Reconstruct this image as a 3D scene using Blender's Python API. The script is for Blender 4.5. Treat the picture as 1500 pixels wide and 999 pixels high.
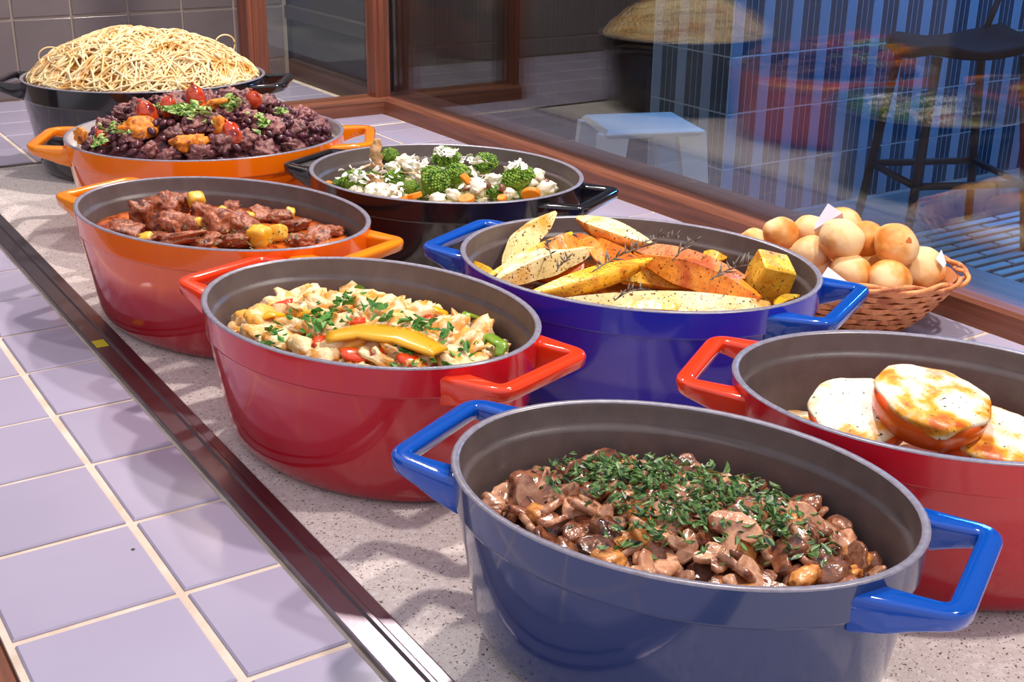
import bpy, bmesh, math, random
import numpy as np
from mathutils import Vector, Matrix, noise as mnoise

random.seed(7); RNG = np.random.default_rng(7)
PI = math.pi
for _o in list(bpy.data.objects):
    bpy.data.objects.remove(_o)
SC = bpy.context.scene
COL = SC.collection

# ------------------------------------------------------------------ camera, world, lights, exposure
F_PX = 1821.3; PITCH = math.radians(21.225); ROLL = math.radians(.776); YAW = math.radians(33.27)
CAM_Z = .5
_fw = np.array([math.sin(YAW)*math.cos(PITCH), math.cos(YAW)*math.cos(PITCH), -math.sin(PITCH)])
_rt = np.array([math.cos(YAW), -math.sin(YAW), 0.]); _up = np.cross(_rt, _fw)
_r2 = _rt*math.cos(ROLL)+_up*math.sin(ROLL); _u2 = _up*math.cos(ROLL)-_rt*math.sin(ROLL)
cd = bpy.data.cameras.new('camera'); cam = bpy.data.objects.new('camera', cd); COL.objects.link(cam)
cd.sensor_fit = 'HORIZONTAL'; cd.sensor_width = 36; cd.lens = F_PX/1500*36; cd.clip_start = .02; cd.clip_end = 60
cam.matrix_world = Matrix(((_r2[0], _u2[0], -_fw[0], 0), (_r2[1], _u2[1], -_fw[1], 0), (_r2[2], _u2[2], -_fw[2], CAM_Z), (0, 0, 0, 1)))
SC.camera = cam

wd = bpy.data.worlds.new('world'); SC.world = wd; wd.use_nodes = True
wd.node_tree.nodes['Background'].inputs[0].default_value = (.93, .90, 1.0, 1)
wd.node_tree.nodes['Background'].inputs[1].default_value = .55

def spot(name, loc, target, energy, color, size=1.9, blend=.6, radius=.03):
    d = bpy.data.lights.new(name, 'SPOT'); d.energy = energy; d.color = color; d.spot_size = size; d.spot_blend = blend
    d.shadow_soft_size = radius
    o = bpy.data.objects.new(name, d); COL.objects.link(o); o.location = loc
    o.rotation_euler = (Vector(target)-Vector(loc)).to_track_quat('-Z', 'Y').to_euler()
    return o
WARM = (1.0, .90, .82)
for _y, _e in ((.25, 30), (1.05, 34), (1.95, 36), (2.75, 22)):
    spot('track_spot', (1.02, _y, 1.28), (.62, _y+.02, 0), _e, WARM)
def arealight(name, loc, target, energy, color, sx, sy):
    d = bpy.data.lights.new(name, 'AREA'); d.energy = energy; d.color = color; d.shape = 'RECTANGLE'; d.size = sx; d.size_y = sy
    o = bpy.data.objects.new(name, d); COL.objects.link(o); o.location = loc
    o.rotation_euler = (Vector(target)-Vector(loc)).to_track_quat('-Z', 'Y').to_euler()
arealight('blue_ceiling_lamp', (4.3, 2.75, 1.5), (4.0, 3.4, -.35), 60, (.10, .40, 1.0), 1.6, .3)

vs = SC.view_settings
vs.view_transform = 'Standard'; vs.look = 'None'; vs.gamma = 1; vs.use_curve_mapping = False; vs.exposure = .62

def ray(px, py):
    return _fw*F_PX+_r2*(px-750)-_u2*(py-499.5)
def at(px, py, z):                       # pixel -> point on the horizontal plane at height z
    d = ray(px, py); t = (z-CAM_Z)/d[2]
    return Vector((d[0]*t, d[1]*t, z))

# ------------------------------------------------------------------ mesh helpers
class MB:
    def __init__(s): s.v = []; s.f = []; s.n = 0
    def add(s, V, F):
        V = np.asarray(V, float).reshape(-1, 3); s.v.append(V)
        s.f += [tuple(int(i)+s.n for i in f) for f in F]; s.n += len(V)
        return s
    def mesh(s, name, smooth=True):
        me = bpy.data.meshes.new(name)
        me.from_pydata(np.vstack(s.v).tolist(), [], s.f)
        if smooth: me.polygons.foreach_set('use_smooth', [True]*len(me.polygons))
        me.update(); return me

def box(x0, x1, y0, y1, z0, z1):
    V = [(x, y, z) for z in (z0, z1) for (x, y) in ((x0, y0), (x1, y0), (x1, y1), (x0, y1))]
    F = [(3, 2, 1, 0), (4, 5, 6, 7), (0, 1, 5, 4), (1, 2, 6, 5), (2, 3, 7, 6), (3, 0, 4, 7)]
    return V, F
def chbox(x0, x1, y0, y1, z0, z1, c=.0012, top_only=True):    # box with chamfered edges
    R = lambda i, z: [(x0+i, y0+i, z), (x1-i, y0+i, z), (x1-i, y1-i, z), (x0+i, y1-i, z)]
    rings = ([R(0, z0)] if top_only else [R(c, z0), R(0, z0+c)])+[R(0, z1-c), R(c, z1)]
    return loft(rings, cap0=True, cap1=True)
def loft(rings, closed=True, cap0=False, cap1=False, loop=False):
    m = len(rings[0]); V = [p for r in rings for p in r]; F = []; k = len(rings)
    for i in range(k if loop else k-1):
        a = i*m; b = ((i+1) % k)*m
        for j in range(m if closed else m-1):
            j2 = (j+1) % m
            F.append((a+j, a+j2, b+j2, b+j))
    if cap0: F.append(tuple(range(m))[::-1])
    if cap1: F.append(tuple((k-1)*m+j for j in range(m)))
    return V, F
def tube(pts, r, n=6, caps=True):
    pts = np.asarray(pts, float); k = len(pts)
    rr = np.broadcast_to(np.asarray(r, float), (k,))
    T = np.gradient(pts, axis=0); T /= np.linalg.norm(T, axis=1)[:, None]+1e-12
    up = np.array([0, 0, 1.]); N = np.cross(T, up); ln = np.linalg.norm(N, axis=1)
    N[ln < 1e-4] = (1, 0, 0); N /= np.linalg.norm(N, axis=1)[:, None]; B = np.cross(T, N)
    th = np.arange(n)*2*PI/n
    R = pts[:, None]+rr[:, None, None]*(np.cos(th)[None, :, None]*N[:, None]+np.sin(th)[None, :, None]*B[:, None])
    return loft([list(map(tuple, r_)) for r_ in R], cap0=caps, cap1=caps)
_ico = {}
def ico(sub):
    if sub not in _ico:
        bm = bmesh.new(); bmesh.ops.create_icosphere(bm, subdivisions=sub, radius=1)
        _ico[sub] = (np.array([v.co[:] for v in bm.verts]), [tuple(v.index for v in f.verts) for f in bm.faces]); bm.free()
    return _ico[sub]
def lump(seed, sub=3, amp=.25, freq=1.4, amp2=.06, freq2=5, flat=1., box_=0.):
    V, F = ico(sub); V = V.copy(); out = []
    for p in V:
        q = Vector(p)
        if box_:
            m = max(abs(q.x), abs(q.y), abs(q.z)); q = q.lerp(q/m*.85, box_)
        d = 1+amp*mnoise.noise(Vector(p)*freq+Vector((seed*3.7, seed, 0)))+amp2*mnoise.noise(Vector(p)*freq2+Vector((seed, 9, 0)))
        q = q*d; q.z *= flat; out.append(q[:])
    return out, F
def revolve(prof, n=32, sx=1, sy=1):    # prof: list of (r,z)
    rings = [[(r*sx*math.cos(2*PI*j/n), r*sy*math.sin(2*PI*j/n), z) for j in range(n)] for r, z in prof]
    return rings
def mk(name, V, F, smooth=True):
    return MB().add(V, F).mesh(name, smooth)

def ob(name, me, mat=None, parent=None, loc=(0, 0, 0), rot=(0, 0, 0), scale=(1, 1, 1)):
    o = bpy.data.objects.new(name, me); COL.objects.link(o)
    o.location = loc; o.rotation_euler = rot; o.scale = scale
    if parent is not None: o.parent = parent
    if mat is not None and me is not None and len(me.materials) == 0: me.materials.append(mat)
    return o
def empty(name, loc=(0, 0, 0), rz=0):
    o = bpy.data.objects.new(name, None); COL.objects.link(o); o.location = loc; o.rotation_euler = (0, 0, rz); o.empty_display_size = .02
    return o
def tag(o, label=None, cat=None, group=None, kind=None):
    if label: o['label'] = label
    if cat: o['category'] = cat
    if group: o['group'] = group
    if kind: o['kind'] = kind
    return o
def bevel(o, w, seg=2):
    m = o.modifiers.new('bevel', 'BEVEL'); m.width = w; m.segments = seg; m.limit_method = 'ANGLE'; m.angle_limit = math.radians(40)

# ------------------------------------------------------------------ materials
def srgb(r, g, b):
    f = lambda c: (c/255/12.92 if c/255 <= .04045 else ((c/255+.055)/1.055)**2.4)
    return (f(r), f(g), f(b), 1)
def mat(name, base, rough=.5, metal=0, spec=.5, colors=None, scale=20, detail=4, bump=0, bscale=None, sss=0, var=0, ramp=(.35, .65), specks=None, coat=0, emit=None):
    m = bpy.data.materials.new(name); m.use_nodes = True; nt = m.node_tree; N = nt.nodes; L = nt.links
    b = N['Principled BSDF']; b.inputs['Base Color'].default_value = base; b.inputs['Roughness'].default_value = rough
    b.inputs['Metallic'].default_value = metal; b.inputs['Specular IOR Level'].default_value = spec
    b.inputs['Coat Weight'].default_value = coat; b.inputs['Coat Roughness'].default_value = .06
    tc = N.new('ShaderNodeNewGeometry'); src = tc.outputs['Position']; oi = N.new('ShaderNodeObjectInfo')
    ad = N.new('ShaderNodeVectorMath'); ad.operation = 'ADD'; L.new(src, ad.inputs[0]); L.new(oi.outputs['Random'], ad.inputs[1]); src = ad.outputs[0]
    out = None
    if colors:
        n = N.new('ShaderNodeTexNoise'); n.inputs['Scale'].default_value = scale; n.inputs['Detail'].default_value = detail; L.new(src, n.inputs['Vector'])
        r = N.new('ShaderNodeValToRGB'); el = r.color_ramp.elements
        cs = [base]+list(colors)
        el[0].position = ramp[0]; el[0].color = cs[0]; el[1].position = ramp[1]; el[1].color = cs[-1]
        for i, c in enumerate(cs[1:-1]):
            e = el.new(ramp[0]+(ramp[1]-ramp[0])*(i+1)/(len(cs)-1)); e.color = c
        L.new(n.outputs['Fac'], r.inputs['Fac']); out = r.outputs['Color']
    if specks:                            # (colour, scale, threshold)
        for (c, s, t) in specks:
            v = N.new('ShaderNodeTexNoise'); v.inputs['Scale'].default_value = s; v.inputs['Detail'].default_value = 1; L.new(src, v.inputs['Vector'])
            r = N.new('ShaderNodeValToRGB'); r.color_ramp.elements[0].position = t; r.color_ramp.elements[0].color = (0, 0, 0, 1); r.color_ramp.elements[1].position = t+.03; r.color_ramp.elements[1].color = (1, 1, 1, 1)
            L.new(v.outputs['Fac'], r.inputs['Fac'])
            mx = N.new('ShaderNodeMix'); mx.data_type = 'RGBA'; L.new(r.outputs['Color'], mx.inputs['Factor'])
            if out is None: mx.inputs['A'].default_value = base
            else: L.new(out, mx.inputs['A'])
            mx.inputs['B'].default_value = c; out = mx.outputs['Result']
    if var:
        h = N.new('ShaderNodeHueSaturation'); mr = N.new('ShaderNodeMapRange'); L.new(oi.outputs['Random'], mr.inputs['Value'])
        mr.inputs['To Min'].default_value = 1-var; mr.inputs['To Max'].default_value = 1+var
        L.new(mr.outputs['Result'], h.inputs['Value'])
        if out is None: h.inputs['Color'].default_value = base
        else: L.new(out, h.inputs['Color'])
        out = h.outputs['Color']
    if out is not None: L.new(out, b.inputs['Base Color'])
    if bump:
        n2 = N.new('ShaderNodeTexNoise'); n2.inputs['Scale'].default_value = bscale or scale*2; n2.inputs['Detail'].default_value = 3; L.new(src, n2.inputs['Vector'])
        bp = N.new('ShaderNodeBump'); bp.inputs['Strength'].default_value = bump; bp.inputs['Distance'].default_value = .002
        L.new(n2.outputs['Fac'], bp.inputs['Height']); L.new(bp.outputs['Normal'], b.inputs['Normal'])
    if sss:
        b.inputs['Subsurface Weight'].default_value = sss; b.inputs['Subsurface Radius'].default_value = (.006, .003, .0015); b.inputs['Subsurface Scale'].default_value = 1
    return m
def gradient(name, stops, rough=.12, height=.14):   # enamel fading from base colour to rim colour (a fired-on fade on the flame enamel)
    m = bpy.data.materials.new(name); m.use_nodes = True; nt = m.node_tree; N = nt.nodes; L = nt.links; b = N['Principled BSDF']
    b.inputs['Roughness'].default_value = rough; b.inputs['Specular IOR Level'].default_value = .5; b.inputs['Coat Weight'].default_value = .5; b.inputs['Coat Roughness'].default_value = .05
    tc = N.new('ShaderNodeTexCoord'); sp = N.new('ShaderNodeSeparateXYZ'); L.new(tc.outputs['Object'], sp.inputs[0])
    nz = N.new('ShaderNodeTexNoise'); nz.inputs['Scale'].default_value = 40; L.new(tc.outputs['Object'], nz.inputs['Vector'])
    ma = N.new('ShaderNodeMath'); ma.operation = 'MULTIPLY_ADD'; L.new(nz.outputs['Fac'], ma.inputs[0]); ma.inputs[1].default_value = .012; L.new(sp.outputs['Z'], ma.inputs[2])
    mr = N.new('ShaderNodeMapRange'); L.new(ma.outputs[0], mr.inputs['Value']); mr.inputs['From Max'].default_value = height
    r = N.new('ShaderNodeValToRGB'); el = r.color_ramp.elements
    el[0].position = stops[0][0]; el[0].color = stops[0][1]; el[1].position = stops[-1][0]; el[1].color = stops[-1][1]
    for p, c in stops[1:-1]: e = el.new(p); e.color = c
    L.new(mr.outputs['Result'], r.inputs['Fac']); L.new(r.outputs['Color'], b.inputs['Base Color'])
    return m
def wood(name, c0, c1, rough=.45, axis='Y'):
    m = bpy.data.materials.new(name); m.use_nodes = True; nt = m.node_tree; N = nt.nodes; L = nt.links; b = N['Principled BSDF']
    b.inputs['Roughness'].default_value = rough
    tc = N.new('ShaderNodeTexCoord'); mp = N.new('ShaderNodeMapping'); L.new(tc.outputs['Object'], mp.inputs['Vector'])
    s = {'X': (2, 60, 60), 'Y': (60, 2, 60), 'Z': (60, 60, 2)}[axis]; mp.inputs['Scale'].default_value = s
    n = N.new('ShaderNodeTexNoise'); n.inputs['Scale'].default_value = 2; n.inputs['Detail'].default_value = 5; n.inputs['Roughness'].default_value = .65; L.new(mp.outputs[0], n.inputs['Vector'])
    r = N.new('ShaderNodeValToRGB'); r.color_ramp.elements[0].position = .35; r.color_ramp.elements[0].color = c0; r.color_ramp.elements[1].position = .68; r.color_ramp.elements[1].color = c1
    L.new(n.outputs['Fac'], r.inputs['Fac']); L.new(r.outputs['Color'], b.inputs['Base Color'])
    bp = N.new('ShaderNodeBump'); bp.inputs['Strength'].default_value = .25; bp.inputs['Distance'].default_value = .001; L.new(n.outputs['Fac'], bp.inputs['Height']); L.new(bp.outputs['Normal'], b.inputs['Normal'])
    return m
def glass(name):
    m = bpy.data.materials.new(name); m.use_nodes = True; nt = m.node_tree; N = nt.nodes; L = nt.links
    N.remove(N['Principled BSDF'])
    ge = N.new('ShaderNodeNewGeometry'); dt = N.new('ShaderNodeVectorMath'); dt.operation = 'DOT_PRODUCT'; L.new(ge.outputs['Incoming'], dt.inputs[0]); L.new(ge.outputs['Normal'], dt.inputs[1])
    ab = N.new('ShaderNodeMath'); ab.operation = 'ABSOLUTE'; L.new(dt.outputs['Value'], ab.inputs[0])
    om = N.new('ShaderNodeMath'); om.operation = 'SUBTRACT'; om.inputs[0].default_value = 1; L.new(ab.outputs[0], om.inputs[1])
    pw = N.new('ShaderNodeMath'); pw.operation = 'POWER'; L.new(om.outputs[0], pw.inputs[0]); pw.inputs[1].default_value = 5
    sc = N.new('ShaderNodeMath'); sc.operation = 'MULTIPLY_ADD'; L.new(pw.outputs[0], sc.inputs[0]); sc.inputs[1].default_value = .93; sc.inputs[2].default_value = .07
    tr = N.new('ShaderNodeBsdfTransparent'); tr.inputs[0].default_value = (.95, .97, .96, 1)
    gl = N.new('ShaderNodeBsdfGlossy'); gl.inputs['Roughness'].default_value = .015
    mx = N.new('ShaderNodeMixShader'); L.new(sc.outputs[0], mx.inputs[0]); L.new(tr.outputs[0], mx.inputs[1]); L.new(gl.outputs[0], mx.inputs[2])
    L.new(mx.outputs[0], N['Material Output'].inputs[0])
    return m

M = {}
M['tile'] = mat('glazed_tile', srgb(168, 161, 185), .13, colors=[srgb(174, 167, 191)], scale=6, var=.05, bump=.05, bscale=14)
M['grout'] = mat('grout', srgb(205, 186, 168), .9, colors=[srgb(222, 208, 194)], scale=30, bump=.3, bscale=400)
M['walltile'] = mat('wall_tile', srgb(116, 105, 105), .25, colors=[srgb(124, 113, 113)], scale=7, var=.06)
M['granite'] = mat('speckled_granite', srgb(220, 210, 206), .42, colors=[srgb(210, 198, 194), srgb(228, 220, 217)], scale=150, detail=5,
                   specks=[(srgb(96, 78, 72), 420, .66), (srgb(235, 228, 225), 380, .68), (srgb(60, 48, 46), 640, .70), (srgb(150, 100, 82), 300, .72)], bump=.08, bscale=500)
M['steel'] = mat('brushed_steel', srgb(138, 131, 142), .3, metal=1, bump=.05, bscale=300)
M['sticker'] = mat('yellow_sticker', srgb(205, 190, 40), .5)
M['brown'] = wood('brown_wood', srgb(104, 60, 42), srgb(146, 88, 64), .42, 'Y')
M['brownx'] = wood('brown_wood_cross', srgb(104, 60, 42), srgb(146, 88, 64), .42, 'X')
M['brownz'] = wood('brown_wood_upright', srgb(104, 56, 38), srgb(150, 84, 58), .42, 'Z')
M['dark'] = mat('dark_panel', srgb(52, 44, 46), .5)
M['glass'] = glass('window_glass')
M['rim'] = mat('bare_rim', srgb(120, 116, 130), .3, colors=[srgb(138, 134, 150)], scale=200)
M['inner'] = mat('dark_enamel', srgb(90, 78, 78), .4, colors=[srgb(99, 87, 86)], scale=60, bump=.12, bscale=900)
M['cream'] = mat('cream_enamel', srgb(225, 212, 208), .2)
M['black'] = mat('black_enamel', srgb(26, 23, 26), .1, coat=.5)

# ------------------------------------------------------------------ counter
PITCH_T = .1205; TX0 = .2265; TY0 = .657
def clip_cells(x0, x1, y0, y1, ox, oy, p, q=None):
    q = q or p; out = []
    for i in range(math.floor((x0-ox)/p)-1, math.ceil((x1-ox)/p)+1):
        for j in range(math.floor((y0-oy)/q)-1, math.ceil((y1-oy)/q)+1):
            a, b, c, d = max(x0, ox+i*p), min(x1, ox+(i+1)*p), max(y0, oy+j*q), min(y1, oy+(j+1)*q)
            if b-a > .012 and d-c > .012: out.append((a, b, c, d))
    return out
FZ0 = -.78
RAILX = (.306, .339); GR_X1 = .94; GR_Y1 = 2.2; SILLX = 1.192; WALLY = 2.83
counter = tag(empty('buffet_counter', (.65, 1.4, -.78)), 'long buffet counter of pale glazed tiles around a speckled granite inset', 'counter')
def child(name, me, m, parent, **k):
    o = ob(name, me, m, parent, **k); o.matrix_parent_inverse = parent.matrix_basis.inverted(); return o
mb = MB(); mb.add(*box(.104, 1.30, -.3, WALLY, -.05, -.0022)); child('grout_bed', mb.mesh('grout_bed', False), M['grout'], counter)
mb = MB(); mb.add(*box(.11, 1.28, -.3, WALLY, -.78, -.05)); child('cabinet_front', mb.mesh('cabinet', False), M['brown'], counter)
mb = MB(); mb.add(*chbox(.084, .104, -.3, WALLY, -.06, -.004, .003)); child('edge_trim', mb.mesh('edge_trim', False), M['brown'], counter)
mb = MB(); mb.add(*chbox(RAILX[1], GR_X1, -.3, GR_Y1, -.0021, .0006, .0006)); child('granite_inset', mb.mesh('granite', False), M['granite'], counter)
G = .0034
tcache = {}
def tiles(cells, z1=.0, m=M['tile'], parent=counter):
    for a, b, c, d in cells:
        w, h = round(b-a-2*G, 4), round(d-c-2*G, 4)
        if w < .006 or h < .006: continue
        if (w, h) not in tcache: tcache[(w, h)] = mk('tile', *chbox(-w/2, w/2, -h/2, h/2, -.0021, 0, .0013), smooth=False)
        child('tile', tcache[(w, h)], m, parent, loc=((a+b)/2, (c+d)/2, z1+RNG.uniform(-.0003, .0003)), rot=(0, 0, RNG.uniform(-.006, .006)))
tiles(clip_cells(.106, RAILX[0], -.06, WALLY, TX0, TY0, PITCH_T))
tiles(clip_cells(RAILX[0], SILLX, GR_Y1+.012, WALLY, TX0, TY0, PITCH_T))
tiles(clip_cells(GR_X1, SILLX, -.06, GR_Y1+.012, 1.089-PITCH_T, 2.144, PITCH_T))
# dark joint around the back and side of the granite
mb = MB(); mb.add(*box(RAILX[0], GR_X1+.006, GR_Y1, GR_Y1+.012, -.0021, .0012)); mb.add(*box(GR_X1, GR_X1+.008, -.3, GR_Y1, -.0021, .0012))
child('inset_joint', mb.mesh('inset_joint', False), mat('dark_joint', srgb(70, 60, 56), .5), counter)
_p = at(195, 804, .0006); child('stain', mk('stain', *loft(revolve([(.0016, 0), (.0014, .0002)], 10), cap0=True, cap1=True)), mat('tile_stain', srgb(70, 62, 74), .6), counter, loc=(_p.x, _p.y, .0003))
# steel rail
def extrude_y(prof, y0, y1):
    return loft([[(x, y, z) for x, z in prof] for y in (y0, y1)], cap0=True, cap1=True)
rail = tag(empty('steel_rail', (RAILX[0], 1, 0)), 'long polished steel edging rail with a raised bead beside the granite', 'rail')
pr = [(RAILX[0], -.002), (RAILX[0], .0028), (RAILX[0]+.0012, .0034), (.3225, .0034), (.3245, .0052), (.3275, .0052), (.3295, .0034), (RAILX[1]-.001, .0034), (RAILX[1]+.0004, .0026), (RAILX[1]+.0004, -.002)]
child('steel_strip', mk('steel_strip', *extrude_y(pr[::-1], -.3, GR_Y1+.01), smooth=False), M['steel'], rail)
_p = at(148, 503, .0036)
child('sticker', mk('sticker', *chbox(-.0065, .0065, -.011, .011, 0, .0005, .0002), smooth=False), M['sticker'], rail, loc=(.3145, _p.y, .0035))

# ------------------------------------------------------------------ back wall with tiles
wb = tag(empty('wall_back', (.5, WALLY, 0)), 'grey square-tiled wall with pale grout', None, None, 'structure')
mb = MB(); mb.add(*box(-1.2, 1.205, WALLY+.0022, WALLY+.12, -.78, 1.5)); child('grout_bed', mb.mesh('wall_bed', False), mat('wall_grout', srgb(168, 152, 140), .9), wb)
wt = {}
for (a, b, c, d) in clip_cells(-.3, 1.203, 0, .80, .584, .047, .1225):
    w, h = round(b-a-.0055, 4), round(d-c-.0055, 4)
    if w < .006 or h < .006: continue
    if (w, h) not in wt: wt[(w, h)] = mk('wall_tile', *chbox(-w/2, w/2, -h/2, h/2, 0, .004, .0013), smooth=False)
    child('tile', wt[(w, h)], M['walltile'], wb, loc=((a+b)/2, WALLY+.0022, (c+d)/2), rot=(PI/2, 0, 0))

tag(ob('wall_left', mk('wall_left', *box(-6, -1.2, WALLY+.1, WALLY+.2, FZ0, 2.4), smooth=False), mat('plain_wall', srgb(96, 86, 86), .7)), 'plain unseen wall added past the tiled wall to darken reflections', None, None, 'structure')  # out of view; added so the glass mirrors something darker than the world
# ------------------------------------------------------------------ glass screen
win = tag(empty('window_1', (SILLX, 2.3, 0)), 'brown wood framed glass screen along the counter', None, None, 'structure')
GX = 1.222; BY = 2.312
pr = [(SILLX, -.001), (SILLX, .026), (SILLX+.003, .031), (SILLX+.016, .033), (SILLX+.020, .030), (1.285, .034), (1.29, .03), (1.29, -.06), (SILLX+.02, -.06)]
child('sill', mk('sill', *extrude_y(pr[::-1], -.2, BY+.06), smooth=False), M['brown'], win)
pb = [(BY, -.001), (BY, .026), (BY+.003, .031), (BY+.016, .033), (BY+.020, .030), (BY+.055, .034), (BY+.06, .03), (BY+.06, -.001)]
child('sill', mk('sill_return', *loft([[(x, y, z) for y, z in pb] for x in (.90, SILLX+.012)], cap0=True, cap1=True), smooth=False), M['brownx'], win)
def post(x0, x1, y0, y1, z0, z1, groove=True):
    mb = MB(); mb.add(*chbox(x0, x1, y0, y1, z0, z1, .002, False)); mb.add(*box(x0+.010, x0+.013, y0-.002, y0+.002, z0, z1))
    child('post', mb.mesh('post', False), M['brownz'], win)
post(1.178, 1.212, BY+.012, BY+.05, .028, 1.3)
post(.905, .945, BY+.005, BY+.055, -.001, 1.3)
for _g in (GX-.002, GX+.012): child('glass_pane', mk('pane', *box(_g-.003, _g+.003, -.2, BY+.03, .030, 1.25), smooth=False), M['glass'], win)
child('glass_pane', mk('pane_return', *box(.94, 1.185, BY+.028, BY+.034, .03, 1.25), smooth=False), M['glass'], win)
# dark glazed side beyond the return
w2 = tag(empty('window_2', (1.22, 2.6, 0)), 'dark glazed side panel beyond the glass return', None, None, 'structure')
child('lower_rail', mk('lower_rail', *chbox(1.205, 1.24, BY+.06, WALLY, -.002, .045, .002), smooth=False), wood('dark_wood', srgb(56, 40, 34), srgb(74, 54, 46), .4, 'Y'), w2)
child('panel', mk('side_panel', *box(1.215, 1.235, BY+.06, WALLY, .045, 1.3), smooth=False), mat('smoked_panel', srgb(46, 38, 42), .5), w2)
mb = MB(); mb.add(*chbox(1.200, 1.216, BY+.06, WALLY, .14, .17, .002, False)); child('cross_rail', mb.mesh('cross_rail', False), M['dark'], w2)

# ------------------------------------------------------------------ room beyond the glass
FZ = -.78
fl = tag(ob('floor', mk('floor', *box(-3, 9, -3, 8, FZ-.1, FZ), smooth=False), mat('dark_floor', srgb(98, 92, 98), .35, colors=[srgb(110, 104, 108)], scale=3)), 'dark grey floor of the room', None, None, 'structure')
tag(ob('wall_far', mk('wall_far', *box(1.2, 9, 6.4, 6.5, FZ, 2.4), smooth=False), mat('dim_wall', srgb(62, 54, 56), .7)), 'dim brown wall at the end of the room', None, None, 'structure')
tag(ob('wall_right', mk('wall_right', *box(8.5, 8.6, -3, 6.5, FZ, 2.4), smooth=False), mat('dim_wall_side', srgb(62, 54, 56), .7)), 'dim wall along the side of the room', None, None, 'structure')
tag(ob('ceiling', mk('ceiling', *box(1.32, 9, -3, 6.5, 2.4, 2.5), smooth=False), mat('dark_ceiling', srgb(60, 55, 58), .8)), 'unseen dark ceiling added over the room beyond the glass to dim it', None, None, 'structure')  # out of view; added to keep the world light off this room
# blue tiled block
BX, BYF, BYE = 3.12, 3.355, 3.79
blk = tag(empty('wall_blue', (BX, BYF, FZ)), 'block clad in narrow upright blue tiles under blue light', None, None, 'structure')
child('grout_bed', mk('blue_bed', *box(BX, 8.4, BYF, BYE, FZ, 1.0), smooth=False), mat('blue_grout', srgb(150, 166, 186), .8), blk)
mdk = mat('dark_blue_tile', srgb(20, 54, 80), .3, var=.2); mlt = mat('light_blue_tile', srgb(118, 140, 170), .25, var=.06)
RH = .205; UN = [(.050, True), (.031, False), (.031, False), (.031, False)]
btile = {}
def blue_tile(w, h, lt):
    k = (w, h, lt)
    if k not in btile:
        btile[k] = mk('blue_tile', *chbox(-w/2+.0019, w/2-.0019, -h/2+.003, h/2-.003, 0, .0012, .0005), smooth=False); btile[k].materials.append(mlt if lt else mdk)
    return btile[k]
far = {False: MB(), True: MB()}
def clad(o, ux, length, rot, count_to):
    x = .004; i = 0
    while x < length-.03:
        w, lt = UN[i % 4]
        for r in range(8):
            zc = FZ+.01+RH*(r+.5)
            P_ = (o[0]+ux[0]*(x+w/2), o[1]+ux[1]*(x+w/2), zc)
            if r <= 4 and x < count_to:
                child('tile', blue_tile(w, RH, lt), None, blk, loc=P_, rot=rot)
            else:
                V, F = chbox(-w/2+.0019, w/2-.0019, -RH/2+.003, RH/2-.003, 0, .0012, .0005)
                mtx = Matrix.Translation(P_) @ Matrix.Rotation(rot[2], 4, 'Z') @ Matrix.Rotation(rot[0], 4, 'X')
                far[lt].add([mtx @ Vector(v) for v in V], F)
        x += w; i += 1
clad((BX, BYF, 0), (1, 0), 3.0, (PI/2, 0, 0), 1.70)
clad((BX, BYE, 0), (0, -1), BYE-BYF, (PI/2, 0, -PI/2), 1)
for lt in (False, True): tag(child('tile_field', far[lt].mesh('tile_field', False), mlt if lt else mdk, blk), kind='stuff')
# dark door panel beyond the block
dr = tag(empty('door_1', (2.9, 4.9, FZ)), 'dark brown door beyond the blue tiled block', None, None, 'structure')
child('door_leaf', mk('door_leaf', *chbox(2.55, 4.0, 4.9, 4.95, FZ, 1.5, .004, False), smooth=False), wood('door_wood', srgb(60, 40, 32), srgb(84, 58, 46), .4, 'Z'), dr)
# slatted deck mat
deck = tag(empty('slatted_mat', (3.9, 2.4, FZ)), 'low slatted floor mat with pale slats under blue light', 'mat')
child('backing', mk('mat_backing', *box(2.7, 5.1, 1.5, 2.9, FZ, FZ+.008), smooth=False), mat('mat_backing', srgb(24, 40, 56), .6), deck)
sl = mk('slat', *chbox(-.14, .14, -.016, .016, 0, .014, .003), smooth=False); sl.materials.append(mat('mat_slat', srgb(176, 194, 206), .4, var=.08))
for j in range(24):
    for i in range(8):
        x = 2.88+i*.30+(j % 2)*.15; y = 1.56+j*.056
        if x < 5.0: child('slat', sl, None, deck, loc=(x, y, FZ+.008))
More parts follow.
